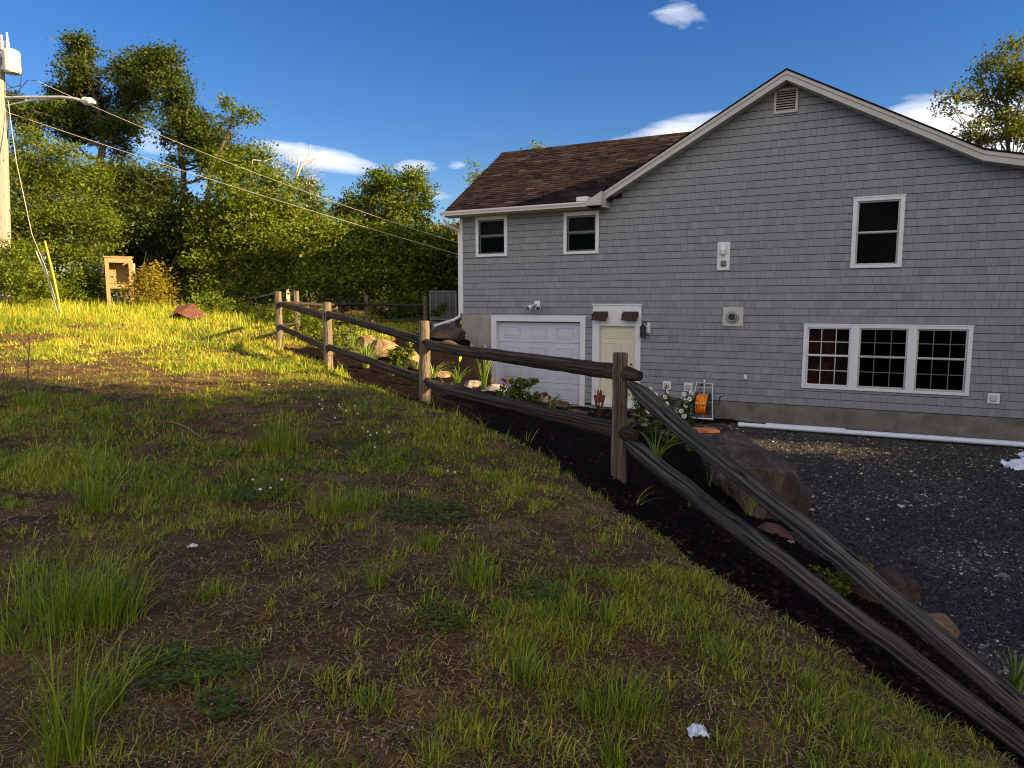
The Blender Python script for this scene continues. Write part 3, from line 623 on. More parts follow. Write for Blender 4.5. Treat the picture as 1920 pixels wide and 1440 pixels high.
# hose reel (local axes as the house)
R0 = hw_thing('hose_reel', 7.08, -.55, gz, 'grey metal hose reel cart wound with bright orange hose by the wall', 'hose reel')
g = MB()
for x in (-.19, .19): g.tube([(x * 1.45, -.16, .02), (x * 1.2, -.05, .42), (x, .10, .86)], .017, 8); g.tube([(x * 1.35, .22, .02), (x * 1.2, -.02, .42)], .014, 8)
g.tube([(-.29, -.16, .03), (.29, -.16, .03)], .03, 8); g.tube([(-.19, .1, .85), (.19, .1, .85)], .018, 8); g.tube([(-.20, .085, .75), (.20, .085, .75)], .014, 8); g.tube([(-.25, -.03, .40), (.25, -.03, .40)], .012, 8); g.build('frame', 'steel', R0)
g = MB()
for k in range(9): x = -.12 + k * .03; rr = .19 + .012 * ((k * 7) % 3); g.tube([(x + .012 * math.sin(t), -.05 + rr * math.cos(t), .38 + rr * math.sin(t)) for t in np.linspace(0, 6.4, 26)], .0165, 6)
for k in range(7): x = -.11 + k * .035; g.tube([(x, -.05 + .235 * math.cos(t), .38 + .235 * math.sin(t) - .03) for t in np.linspace(2.2, 6.0, 16)], .016, 6)
g.build('hose', 'orange', R0, smooth=True)
g = MB()
for x in (-.155, .155): g.lathe([(.26, -.006), (.27, 0), (.26, .006), (.24, .006), (.24, -.006)], (x, -.05, .38), axis=0, n=24); g.lathe([(.1, -.004), (.1, .004)], (x, -.05, .38), axis=0, n=12)
g.build('drum', 'darkmetal', R0); g = MB(); g.tube([(.25, -.03, .40), (.36, -.05, .36), (.42, -.1, .58), (.52, -.1, .60)], .012, 6); g.build('crank_handle', 'black', R0)
g = MB(); g.tube([HW(6.97, -.09, -1.95), HW(6.9, -.2, -2.1), HW(6.78, -.35, -2.4), HW(6.75, -.45, -2.62), HW(6.9, -.5, -2.66), HW(6.98, -.5, -2.5)], .012, 6); tag(g.build('garden_hose', 'darkmetal', loc=HW(6.9, -.3, -2.7)), 'thin grey hose hanging from the wall tap to the reel', 'hose')
g = MB(); g.tube([(0, 0, 0), (0, 0, .95)], .02, 8); tag(g.build('standpipe', 'vinyl', loc=HW(7.03, -.22, -2.75), local=True), 'white upright plastic pipe behind the orange hose reel', 'pipe')
# pvc pipes
def pipe(u0, u1, v0, v1, z, r_, label):
    g = MB(); a, b = HW(u0, v0, z), HW(u1, v1, z); n = 10
    pts = [a + (b - a) * t + np.array([0, 0, 0]) for t in np.linspace(0, 1, n)]
    g.tube(pts, r_, 12); g.tube([pts[0] - (b - a) / np.linalg.norm(b - a) * .0, pts[0] + (b - a) / np.linalg.norm(b - a) * .12], r_ * 1.15, 12)
    tag(g.build('plastic_pipe', 'pvc', loc=a, smooth=False), label, 'pipe', 'white pipes lying on the gravel')
pipe(8.0, 14.8, -1.05, -.95, -2.71, .05, 'longest white plastic pipe, in front of the others on the gravel')
pipe(8.9, 15.4, -.93, -.80, -2.715, .045, 'white plastic pipe lying directly behind the longest one')
pipe(8.55, 10.2, -.72, -.66, -2.72, .035, 'short white plastic pipe nearest the house foundation')
# AC unit
ap = P(843, 575, 21.9); az0 = -.46
AC = empty('air_conditioner', (ap[0] - .12, ap[1] + .1, az0 - .28), 'dark grey air conditioner cabinet raised at the left corner of the house', 'air conditioner', rz=HROT * .3)
g = MB(); g.box((-.42, -.40, .28), (.42, .40, .34), bevel=.01); g.box((-.42, -.40, 1.12), (.42, .40, 1.18), bevel=.01)
for sx in (-1, 1):
    for sy in (-1, 1): g.box((sx * .40 - .02, sy * .38 - .02, .34), (sx * .40 + .02, sy * .38 + .02, 1.12))
for k in (-.2, 0.03, .22): g.box((k - .012, -.402, .34), (k + .012, -.38, 1.12))
g.build('cabinet', 'darkmetal', AC); g = MB()
for k in range(26): z = .36 + k * .029; g.box((-.38, -.375, z), (.38, -.36, z + .012)); g.box((-.39, -.37, z), (-.375, .37, z + .012))
g.build('fin_grille', 'darkmetal', AC); g = MB(); g.box((-.35, -.34, .35), (.35, .34, 1.11)); g.build('coil', 'black', AC)
g = MB()
for sx in (-.3, .28): g.box((sx - .1, -.3, -.15), (sx + .1, .3, .279), bevel=.02)
g.build('stand', 'darkmetal', AC)

# ------------------------------------------------------------------ fence
def log(a, b, r0, r1, seed, mt='rail', n=12, k=40, rough=.07, flat=1.0, bend=.005):
    a = np.asarray(a, float); b = np.asarray(b, float); R = np.random.default_rng(seed); pts = []; rad = []
    L = np.linalg.norm(b - a); side = np.array([0, 0, 1.])
    bend = bend * .6; wob = np.cumsum(R.normal(0, bend, k)); wob -= np.linspace(wob[0], wob[-1], k)
    wob2 = np.cumsum(R.normal(0, bend, k)); wob2 -= np.linspace(wob2[0], wob2[-1], k); d = (b - a) / L; s2 = np.cross(d, side); s2 /= np.linalg.norm(s2) + 1e-9
    for i, t in enumerate(np.linspace(0, 1, k)):
        pts.append(a + (b - a) * t + side * wob[i] + s2 * wob2[i]); e = min(1, .55 + t * 8, .55 + (1 - t) * 8) if mt == 'rail' else 1
        rad.append((r0 + (r1 - r0) * t) * e * (1 + R.normal(0, .014)))
    return pts, rad
fence = empty('rail_fence', (0.9, 7.1, -1.7), 'weathered split rail fence running from the flower bed down to the driveway', 'fence')
FL = np.array(fence.location)
def post(base, h, r_, seed, top_lit=False):
    g = MB(); b = np.array(base, float); R = np.random.default_rng(seed)
    pts = [b + np.array([0, 0, z]) for z in np.linspace(-.3, h, 12)] ; pts = [p + np.array([R.normal(0, .003), R.normal(0, .003), 0]) for p in pts]
    rad = [r_ * (1.03 - .06 * i / 11) for i in range(12)]; pts.append(pts[-1] + np.array([0, 0, .012])); rad.append(r_ * .88)
    g.tube(pts, rad, 14, rough=.045, seed=seed, grain=.8); o = g.build('post', 'post', fence, sub=FL)
    return o
def post_hole(base, z, r_, dirv, seed):
    g = MB(); d = np.array([dirv[0], dirv[1], 0.]); d /= np.linalg.norm(d); c = np.array([base[0], base[1], base[2] + z])
    return c
pA = P(1160, 885, 7.1); pB = P(797, 747, 10.2); pC = P(616, 688, 12.8); pD = P(525, 648, 15.6)
hA, hB, hC, hD = 1.22, 1.12, 1.16, 1.18
pE = P(558, 625, 19.0); pF = P(688, 612, 22.6); pG = P(798, 612, 22.8)
for i, (p, h, r_) in enumerate(((pA, hA, .078), (pB, hB, .078), (pC, hC, .075), (pD, hD, .075), (pE, 1.12, .075), (pF, .98, .07), (pG, .96, .07))): post(p, h, r_, 20 + i)
def rail(a, b, r0, r1, seed, n=18):
    pts, rad = log(a, b, r0, r1, seed); g = MB(); g.tube(pts, rad, n, rough=.05, seed=seed); return g.build('rail', 'rail_grey' if seed in (47, 48) else 'rail', fence, sub=FL, smooth=False)
def off(p, q, e): d = (q - p) / np.linalg.norm(q - p); return d * e
# pixel-measured hole heights
Au, Al = P(1170, 701, 7.1), P(1160, 812, 7.12); Bu, Bl = P(797, 643, 10.2), P(797, 716, 10.2)
Cu, Cl = P(614, 590, 12.8), P(614, 650, 12.8); Du, Dl = P(525, 570, 15.6), P(525, 612, 15.6)
def span(a, b, r0, r1, seed, ea=.16, eb=.16): o_ = off(a, b, 1); rail(a - o_ * ea, b + o_ * eb, r0, r1, seed)
sh = np.array([.05, -.04, 0])
span(Bu + [.03, 0, -.03], Au, .075, .085, 41, .12, .22); span(Bl + [.03, 0, -.02], Al + [0, 0, .02], .065, .085, 42, .12, .24)
span(Cu + [0, 0, .02], Bu + [0, 0, .02], .06, .075, 43); span(Cl, Bl + [0, 0, .03], .055, .07, 44)
span(Du, Cu + [0, 0, -.03], .06, .07, 45); span(Dl, Cl + [0, 0, -.02], .055, .065, 46)
rail(P(1183, 722, 7.0), P(2120, 1500, 2.75), .085, .052, 47, 22)
LR = [P(1178, 832, 7.0), P(2100, 1530, 2.7)]
rail(LR[0], LR[1], .082, .045, 48, 22)
span(P(560, 570, 19), P(688, 571, 22.6), .055, .055, 49); span(P(688, 571, 22.6), P(798, 572, 22.8), .05, .045, 50)
span(P(560, 612, 19), P(688, 603, 22.6), .05, .05, 51); span(P(688, 602, 22.6), P(798, 600, 22.8), .05, .045, 52)
span(Du, P(556, 570, 19), .055, .055, 53); span(Dl, P(556, 608, 19), .05, .05, 54)

# ------------------------------------------------------------------ rocks
def rock(name, c, size, seed, mt, label, group=None, rz=0, cuts=14, sub=4, cat='rock', flat_top=None):
    import bmesh
    R = np.random.default_rng(seed); bm = bmesh.new(); bmesh.ops.create_icosphere(bm, subdivisions=sub, radius=1.0)
    V = np.array([v.co[:] for v in bm.verts])
    for k in range(cuts):
        n = R.normal(0, 1, 3); n /= np.linalg.norm(n); d = R.uniform(.48, .78); s = V @ n; V -= np.outer(np.maximum(s - d, 0), n) * .97
    if flat_top is not None:
        n = np.array([R.normal(.1, .08), -.36 + R.normal(0, .05), 1.]); n /= np.linalg.norm(n); s = V @ n; V -= np.outer(np.maximum(s - flat_top, 0), n) * .93
    for fq, am in ((1.7, .07), (4, .035), (9, .015)):
        ph = R.uniform(0, 6, (3, 3)); q = np.zeros(len(V))
        for a in range(3): q += np.sin(V @ R.normal(0, 1, 3) * fq + ph[a, 0])
        V *= (1 + am * q / 1.7)[:, None]
    V = V * np.array(size)
    ca, sa = math.cos(rz), math.sin(rz); V = V @ np.array([[ca, sa, 0], [-sa, ca, 0], [0, 0, 1]])
    for v, p in zip(bm.verts, V): v.co = p
    me = bpy.data.meshes.new(name); bm.to_mesh(me); bm.free(); me.materials.append(MT[mt])
    o = bpy.data.objects.new(name, me); col.objects.link(o); o.location = tuple(float(x) for x in c); tag(o, label, cat, group); return o
def rk(px, py, w_px, h_px, mt, label, seed, group=None, Y=None, depth=.8, rz=0, flat=None, cuts=14):
    """rock whose visible box is centred at px,py; Y found from the ground under its foot"""
    g0 = G(px, py + h_px / 2) if Y is None else None
    Yc = (g0[1] + .2 * w_px * g0[1] / F) if Y is None else Y
    s = Yc / F; c = P(px, py, Yc); hx = w_px / 2 * s * 1.12; hz = h_px / 2 * s * 1.15
    return rock('boulder' if w_px * s > .7 else 'rock', (c[0], c[1], c[2]), (hx, hx * depth, hz), seed, mt, label, group, rz, cuts, flat_top=flat)
def hull_rock(pts, label, seed, m0, m1, cat='rock'):
    import bmesh
    c = P(1418, 900, 9.1); R = np.random.default_rng(seed); bm = bmesh.new()
    for p in pts: bm.verts.new(P(*p) - c)
    bmesh.ops.convex_hull(bm, input=bm.verts[:]); bmesh.ops.delete(bm, geom=[v for v in bm.verts if not v.link_faces], context='VERTS')
    bmesh.ops.triangulate(bm, faces=bm.faces[:])
    for _ in range(5): bmesh.ops.subdivide_edges(bm, edges=[e for e in bm.edges if e.calc_length() > .05], cuts=1); bmesh.ops.triangulate(bm, faces=bm.faces[:])
    bmesh.ops.smooth_vert(bm, verts=bm.verts[:], factor=.5, use_axis_x=True, use_axis_y=True, use_axis_z=True)
    bm.normal_update(); D = R.normal(0, 1, (9, 3)); F_ = [3, 4, 6, 8, 12, 16, 22, 30, 40]; PH = R.uniform(0, 6, 9)
    mv = []
    for v in bm.verts:
        q = sum(math.sin(float(np.dot(np.array(v.co), D[k])) * F_[k] + PH[k]) * .05 / (1 + k * .8) for k in range(9)); mv.append(v.normal * q * .75)
    for v, d in zip(bm.verts, mv): v.co += d
    bm.normal_update()
    for f in bm.faces: f.material_index = 1 if f.normal.z < .38 else 0  # darker sides: partly the stone's brown, partly shade put into the colour
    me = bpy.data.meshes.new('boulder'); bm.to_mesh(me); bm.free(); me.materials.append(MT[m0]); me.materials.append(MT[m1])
    o = bpy.data.objects.new('boulder', me); col.objects.link(o); o.location = tuple(float(x) for x in c); return tag(o, label, cat)
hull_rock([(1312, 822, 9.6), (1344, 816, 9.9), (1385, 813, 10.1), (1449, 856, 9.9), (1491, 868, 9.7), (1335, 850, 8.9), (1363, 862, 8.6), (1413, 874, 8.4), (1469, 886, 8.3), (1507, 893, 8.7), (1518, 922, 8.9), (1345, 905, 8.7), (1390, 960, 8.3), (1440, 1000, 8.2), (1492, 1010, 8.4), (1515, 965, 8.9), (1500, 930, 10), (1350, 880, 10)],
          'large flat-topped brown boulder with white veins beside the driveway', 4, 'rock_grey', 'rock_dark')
rk(1655, 1105, 150, 100, 'rock_dark', 'low dark brown rock behind the sloping top rail', 3, Y=6.4, depth=.5)
rk(1762, 1185, 85, 80, 'rock_tan', 'cream coloured rock edging the driveway below the rail', 4, Y=5.55)
rk(1495, 1012, 22, 26, 'rock_white', 'small white stone at the foot of the big boulder', 5, Y=8.0)
rk(1418, 965, 50, 50, 'rock_grey', 'small mottled grey stone under the top rail', 6, Y=8.3)
rk(1440, 1010, 90, 50, 'rock_red', 'low reddish rock in the bed between the two rails', 7, Y=7.6)
rk(1478, 1016, 20, 12, 'rock_white', 'tiny white pebble under the sloping rail', 8, Y=7.4)
g_ = 'boulders stacked at the house corner'
rk(838, 628, 84, 44, 'rock_dark', 'topmost dark layered boulder beside the downspout', 11, g_, Y=19.4, depth=.7)
rk(850, 662, 66, 46, 'rock_dark', 'middle dark boulder of the stack at the garage corner', 12, g_, Y=18.8)
rk(852, 698, 54, 40, 'rock_dark', 'lowest boulder of the stack at the garage corner', 13, g_, Y=18.0)
rk(810, 665, 60, 44, 'rock_dark', 'dark boulder behind the second fence post', 14, g_, Y=18.2)
g_ = 'tan rocks lit by the sun in the bed'
rk(722, 652, 80, 36, 'rock_tan', 'broad sunlit tan rock between the second and third fence posts', 15, g_, Y=16.0)
rk(770, 672, 60, 42, 'rock_tan', 'tan rock just left of the second fence post', 16, g_, Y=15.2)
rk(690, 640, 50, 20, 'rock_tan', 'small tan rock by the flower pots', 17, g_, Y=16.6)
rk(828, 702, 46, 18, 'rock_tan', 'small orange-tan rock right of the second fence post', 18, g_, Y=14.2)
g_ = 'pale edging rocks before the garage'
for i, (x, y, w_, h_) in enumerate(((885, 722, 44, 18), (925, 731, 52, 20), (968, 742, 40, 18))):
    rk(x, y, w_, h_, 'rock_white', ('pale rock edging the bed, ' + ['left of the garage door', 'at the left foot of the garage door', 'behind the red lily bush'][i]), 20 + i, g_, Y=13.9 - .2 * i)
rk(1050, 762, 52, 24, 'rock_red', 'red rock edging the bed before the garage door', 25, Y=13.6)
rk(1085, 776, 60, 18, 'rock_red', 'flat red rock left of the red lily buds', 26, Y=13.0)
rk(1010, 752, 44, 20, 'rock_dark', 'dark rock behind the strap-leaved plant at the garage', 27, Y=13.8)
g_ = 'red paver stones before the door'
k = 0
for (x, y) in ((1190, 778), (1205, 787), (1222, 779), (1236, 789), (1250, 781), (1210, 797), (1180, 790), (1232, 800)):
    rk(x, y, 24, 11, 'rock_red' if k % 2 == 0 else 'rock_white', ('reddish' if k % 2 == 0 else 'pinkish white') + ' cobble ' + ['left of the others by the main fence post', 'lying among the daisies by the door', 'nearest the door step', 'at the rear right of the group', 'rightmost of the group', 'nearest the camera', 'touching the main fence post', 'lowest under the daisies'][k], 30 + k, 'cobbles before the door', Y=12.6 - .01 * (y - 778) * 10); k += 1
g = MB(); g.box((-.32, -.2, -.05), (.32, .2, .035), bevel=.02); tp = P(1318, 807, 15.2); tag(g.build('terracotta_slab', 'terracotta', loc=(tp[0], tp[1], -2.72), local=True), 'orange clay slab on the gravel in front of the hose reel', 'slab')

# ------------------------------------------------------------------ leaves, trees, shrubs
def leaf_cloud(blobs, rngl, size=.13, dens=2.6, clump=.16, thin=1.0, up=.4):
    """blobs: (centre xyz, radii xyz, density factor). returns vertices, quads, var"""
    C = []; var = []; size = size * .88
    for c, r_, df in blobs:
        area = math.pi * r_[0] * r_[2]; n = int(dens * 2.1 * df * area / (size * size * .32)); m_ = max(5, n // 16)
        d = rngl.normal(0, 1, (m_, 3)); d /= np.linalg.norm(d, axis=1)[:, None]; rad = rngl.random(m_) ** .45
        lump = 1 + .22 * np.sin(d @ rngl.normal(0, 3, 3) + rngl.random() * 6) + .12 * np.sin(d @ rngl.normal(0, 6, 3))
        cc = np.array(c) + d * (rad * lump)[:, None] * np.array(r_)
        idx = rngl.integers(0, m_, n); off_ = rngl.normal(0, 1, (n, 3)) * np.array([clump, clump, clump * .55]) * rngl.uniform(.6, 1.5, (n, 1))
        C.append(cc[idx] + off_); cv = rngl.normal(.5, .13, m_); var.append(np.clip(cv[idx] + rngl.normal(0, .16, n), 0, 1))
    C = np.concatenate(C); var = np.concatenate(var); n = len(C)
    nr = rngl.normal(0, 1, (n, 3)); nr[:, 2] = np.abs(nr[:, 2]) + up; nr /= np.linalg.norm(nr, axis=1)[:, None]
    t = np.cross(nr, rngl.normal(0, 1, (n, 3))); t /= np.linalg.norm(t, axis=1)[:, None]; b_ = np.cross(nr, t)
    s = size * rngl.uniform(.6, 1.35, n)[:, None]
    V = np.stack([C - t * s * .5, C + b_ * s * .3 - nr * s * .06, C + t * s * .5, C - b_ * s * .3 - nr * s * .06], 1).reshape(-1, 3)
    Q = np.arange(4 * n).reshape(-1, 4); return V, Q, np.repeat(var, 4)
def limb(g, a, b, r0, r1, R, n=6, k=5, sag=.12):
    a = np.asarray(a, float); b = np.asarray(b, float); L = np.linalg.norm(b - a); pts = []; w_ = R.normal(0, sag * L * .35, 3)
    for t in np.linspace(0, 1, k): pts.append(a + (b - a) * t + w_ * math.sin(math.pi * t) + R.normal(0, .012 * L, 3) * (0 < t < 1) + np.array([0, 0, -.1 * L * math.sin(math.pi * t)]))
    g.tube(pts, list(np.linspace(r0, r1, k)), n, cap=False); return pts
def tree(name, label, Y, trunk_px, blobs, leaf='leaf_mid', size=.13, dens=2.6, r0=.16, bark='bark', group=None, cat='tree', seed=0, ddepth=.9, base_y=None, clump=.17, twigs=0):
    R = np.random.default_rng(seed + 100); s = Y / F
    bx, by = trunk_px[0]; b0 = P(bx, by, Y); base = np.array([b0[0], Y, float(height(b0[0], Y)) - .05])
    root = empty(name, base, label, cat, group)
    B = []
    for q in blobs:
        px_, py_, rx, ry = q[:4]; df = q[4] if len(q) > 4 else 1; dy = q[5] if len(q) > 5 else R.uniform(-.8, .8)
        c = P(px_, py_, Y + dy); B.append((c, (rx * s, (rx + ry) / 2 * s * ddepth, ry * s), df))
    g = MB(); tp = [base] + [P(x, y, Y + R.uniform(-.15, .15)) for x, y in trunk_px[1:]]
    fine = []
    for i in range(len(tp) - 1):
        for t in np.linspace(0, 1, 5)[:-1]: fine.append(tp[i] + (tp[i + 1] - tp[i]) * t + R.normal(0, .03, 3) * (i + t > 0))
    fine.append(tp[-1]); rr = np.linspace(r0, r0 * .22, len(fine)); g.tube(fine, list(rr), 8, rough=.05, seed=seed)
    zs = np.array([p[2] for p in fine])
    for c, r_, df in B:
        for q in range(2 + twigs):
            tgt = c + R.normal(0, .45, 3) * np.array(r_); below = np.where(zs < tgt[2] - .1)[0]
            i = below[max(0, len(below) - 1 - int(R.integers(0, 4)))] if len(below) else 0
            i = max(i, 1); pts = limb(g, fine[i], tgt, rr[i] * .45 + .008, .008, R)
            for _ in range(3): j = int(R.integers(2, 5)); limb(g, pts[j], pts[j] + R.normal(0, .5, 3) * np.array(r_) + [0, 0, .1], .01 + r0 * .05, .004, R, n=4, k=3)
    g.build('trunk', bark, root, sub=base)
    V, Q, var = leaf_cloud(B, R, size, dens, clump); np_mesh('crown', V, Q, None, MT[leaf], var, root, loc=base)
    return root
TG = 'trees along the back of the lawn'
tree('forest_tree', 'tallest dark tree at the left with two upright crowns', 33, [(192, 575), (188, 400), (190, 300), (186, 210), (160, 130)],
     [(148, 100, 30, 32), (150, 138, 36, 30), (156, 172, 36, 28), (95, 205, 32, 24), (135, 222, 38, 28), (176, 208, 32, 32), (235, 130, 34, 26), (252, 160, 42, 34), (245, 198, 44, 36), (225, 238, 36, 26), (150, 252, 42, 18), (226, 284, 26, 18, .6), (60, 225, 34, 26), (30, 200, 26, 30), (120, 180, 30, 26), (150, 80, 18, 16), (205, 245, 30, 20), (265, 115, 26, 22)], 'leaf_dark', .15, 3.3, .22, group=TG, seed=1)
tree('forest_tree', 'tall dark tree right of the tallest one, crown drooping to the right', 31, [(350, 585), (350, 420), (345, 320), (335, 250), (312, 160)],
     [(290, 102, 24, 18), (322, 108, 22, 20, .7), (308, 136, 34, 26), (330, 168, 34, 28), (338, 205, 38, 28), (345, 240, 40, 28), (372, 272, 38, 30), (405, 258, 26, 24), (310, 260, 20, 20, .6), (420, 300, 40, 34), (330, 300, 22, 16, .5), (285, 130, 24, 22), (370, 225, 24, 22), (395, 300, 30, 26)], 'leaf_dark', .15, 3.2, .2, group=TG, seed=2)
tree('forest_tree', 'thin leaning tree with sparse tufts against the sky', 29, [(380, 585), (385, 400), (395, 320), (430, 240), (440, 205)],
     [(428, 192, 18, 16, .6), (455, 212, 26, 12, .7), (428, 228, 22, 9, .6), (470, 225, 14, 10, .6), (400, 285, 26, 22, .7)], 'leaf_mid', .14, 2.2, .12, group=TG, seed=3)
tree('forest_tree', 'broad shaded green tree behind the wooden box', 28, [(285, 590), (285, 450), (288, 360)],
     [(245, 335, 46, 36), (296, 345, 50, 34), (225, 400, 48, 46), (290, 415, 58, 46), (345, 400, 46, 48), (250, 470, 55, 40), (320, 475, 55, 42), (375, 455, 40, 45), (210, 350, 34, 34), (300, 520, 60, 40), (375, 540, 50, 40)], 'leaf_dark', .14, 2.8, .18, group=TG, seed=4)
tree('forest_tree', 'sunlit green tree with pale trunk right of the wooden box', 27, [(430, 600), (435, 460), (445, 340)],
     [(430, 325, 45, 36), (475, 305, 38, 36), (455, 375, 55, 42), (510, 350, 44, 38), (400, 410, 48, 46), (475, 435, 60, 48), (535, 410, 46, 44), (440, 500, 55, 42), (520, 495, 56, 44), (395, 475, 44, 42), (465, 555, 60, 34), (560, 470, 40, 44), (400, 560, 50, 34)], 'leaf_lit', .14, 2.8, .18, 'palebark', group=TG, seed=5)
tree('forest_tree', 'airy bright yellow-green tree beside the utility pole', 26.2, [(115, 570), (105, 470), (95, 380), (70, 300)],
     [(60, 262, 36, 30, .7), (108, 288, 40, 28, .7), (48, 325, 42, 40, .7), (112, 345, 48, 38, .75), (172, 325, 36, 34, .7), (68, 400, 56, 42, .8), (150, 405, 54, 42, .8), (200, 430, 34, 36, .8), (60, 475, 60, 38, .8), (150, 475, 56, 36, .7), (-20, 300, 40, 60), (-20, 420, 50, 60)], 'leaf_lit', .108, 2.2, .07, 'bark', group=TG, seed=6, twigs=2)
tree('forest_tree', 'tree with a round yellow-green top right of the dead birch', 29, [(585, 600), (580, 480), (575, 400)],
     [(572, 350, 28, 26, .8), (592, 378, 24, 26, .8), (556, 395, 36, 30), (600, 425, 36, 34), (560, 440, 46, 36), (610, 470, 44, 36)], 'leaf_mid', .14, 2.5, .13, group=TG, seed=7)
tree('forest_tree', 'rounded tree standing highest just left of the house', 35, [(720, 600), (722, 470), (728, 380)],
     [(714, 335, 28, 20), (700, 362, 36, 28), (742, 350, 30, 26), (775, 340, 30, 28), (792, 378, 26, 34, .85), (750, 390, 42, 30), (665, 385, 32, 24), (640, 400, 26, 24), (700, 410, 45, 34), (775, 415, 34, 20, .8)], 'leaf_mid', .16, 2.7, .2, group=TG, seed=8)
tree('forest_tree', 'layered maple with spreading tiers behind the third fence post', 25, [(640, 605), (642, 500), (645, 430)],
     [(600, 440, 44, 30), (655, 432, 44, 28), (610, 480, 50, 28), (665, 475, 48, 28), (590, 525, 46, 26), (645, 520, 54, 26), (690, 515, 40, 26), (640, 560, 50, 24, .7)], 'leaf_lit', .15, 2.6, .13, group=TG, seed=9)
tree('forest_tree', 'layered maple with bright lower branches left of the house corner', 25.5, [(745, 605), (745, 520), (748, 450)],
     [(712, 442, 44, 28), (765, 440, 46, 28), (720, 480, 48, 26), (778, 478, 50, 28), (735, 520, 52, 26), (795, 518, 46, 26), (740, 560, 50, 22, .6)], 'leaf_lit', .15, 2.6, .13, group=TG, seed=10)
tree('forest_tree', 'dense green tree touching the left edge of the house', 26.5, [(830, 600), (832, 540), (835, 470)],
     [(825, 462, 44, 26), (862, 470, 34, 30), (835, 500, 46, 28), (872, 510, 36, 30), (830, 540, 44, 26), (800, 560, 44, 22), (870, 555, 30, 30)], 'leaf_lit', .15, 2.7, .12, group=TG, seed=11)
tree('forest_tree', 'far yellowish tree just above the layered maples beside the house', 42, [(835, 585), (835, 500), (835, 450)],
     [(820, 440, 40, 22), (858, 438, 30, 26), (880, 450, 30, 24), (790, 435, 30, 20)], 'leaf_yellow', .18, 2.4, .15, group=TG, seed=12)
tree('forest_tree', 'treetop peeking over the middle of the brown roof', 40, [(1008, 560), (1008, 400), (1008, 290)],
     [(1008, 276, 11, 9), (1000, 300, 26, 20), (1015, 330, 30, 30)], 'leaf_mid', .16, 2.0, .15, group=TG, seed=13)
tree('forest_tree', 'wispy treetop at the left slope of the brown roof', 34, [(905, 560), (903, 420), (898, 340)],
     [(892, 322, 12, 12, .5), (885, 345, 12, 16, .5), (905, 350, 22, 28, .6)], 'leaf_lit', .14, 1.6, .1, group=TG, seed=14)
tree('forest_tree', 'airy olive tree rising behind the right end of the house', 27, [(1895, 560), (1893, 400), (1890, 260), (1885, 130)],
     [(1903, 88, 24, 16, .5), (1870, 112, 22, 12, .5), (1848, 122, 24, 10, .5), (1838, 150, 18, 12, .4), (1905, 130, 26, 20, .5), (1795, 180, 34, 11, .5), (1835, 178, 26, 16, .4), (1885, 170, 30, 20, .5), (1780, 205, 22, 8, .45), (1870, 215, 34, 18, .45), (1830, 235, 26, 12, .4), (1905, 245, 30, 22, .7), (1850, 262, 36, 14, .7), (1940, 150, 40, 60, .6), (1945, 240, 40, 40, .7), (1810, 255, 22, 8, .4)], 'leaf_tree_right', .14, 3.6, .13, group=None, seed=15, clump=.2, twigs=2)
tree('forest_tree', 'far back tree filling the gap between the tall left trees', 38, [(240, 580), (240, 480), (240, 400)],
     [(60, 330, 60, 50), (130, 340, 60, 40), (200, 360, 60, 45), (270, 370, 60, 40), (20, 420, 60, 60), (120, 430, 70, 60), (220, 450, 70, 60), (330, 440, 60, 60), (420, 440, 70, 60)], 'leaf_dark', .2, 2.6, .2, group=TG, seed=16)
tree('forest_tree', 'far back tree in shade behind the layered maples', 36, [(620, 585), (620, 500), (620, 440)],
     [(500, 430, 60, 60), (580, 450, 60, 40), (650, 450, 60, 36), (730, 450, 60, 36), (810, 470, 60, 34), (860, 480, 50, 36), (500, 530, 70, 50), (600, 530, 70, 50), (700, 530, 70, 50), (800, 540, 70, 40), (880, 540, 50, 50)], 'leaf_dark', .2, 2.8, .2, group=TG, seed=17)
# the far wood closing the view beneath the crowns
R = np.random.default_rng(77); B = []
for k in range(260):
    x = R.uniform(-62, 14); y = 50 + R.uniform(-4, 8); zt = .2 + R.uniform(-1, 4.2); B.append((np.array([x, y, zt]), (R.uniform(1.4, 2.6), 1.6, R.uniform(1.0, 1.9)), .42))
V, Q, var = leaf_cloud(B, R, .36, 2.6, .45); tag(np_mesh('distant_wood', V, Q, None, MT['leaf_dark'], var), 'dark wood far behind the trees at the back of the lawn', 'wood', kind='stuff')
# dead birch
bb = P(548, 600, 29); bb = np.array([bb[0], 29, height(bb[0], 29)]); root = empty('dead_birch', bb, 'bare white birch snag with dead upper branches against a cloud', 'tree', TG); g = MB(); R = np.random.default_rng(5)
def bl(pp, r0, r1): g.tube([P(x, y, 29 + R.uniform(-.1, .1)) for x, y in pp], list(np.linspace(r0, r1, len(pp))), 6, cap=False)
bl([(540, 600), (536, 480), (540, 400), (548, 355), (562, 318), (580, 290)], .12, .02); bl([(550, 350), (558, 315), (560, 290), (565, 280)], .035, .01); bl([(562, 318), (585, 302), (600, 288)], .03, .008); bl([(575, 300), (582, 280), (583, 270)], .02, .006)
bl([(540, 400), (520, 350), (512, 310), (505, 298)], .05, .012); bl([(512, 315), (505, 335), (500, 350)], .02, .006); bl([(545, 370), (530, 330), (525, 318)], .03, .006)
g.build('trunk', 'palebark', root, sub=bb); g = MB()
for _ in range(110): x, y = R.uniform(500, 600), R.uniform(300, 390); bl([(x, y), (x + R.normal(0, 8), y - R.uniform(6, 16)), (x + R.normal(0, 12), y - R.uniform(14, 26))], .012, .004)
g.build('twigs', 'palebark', root, sub=bb)
SG = 'bushes at the foot of the trees'
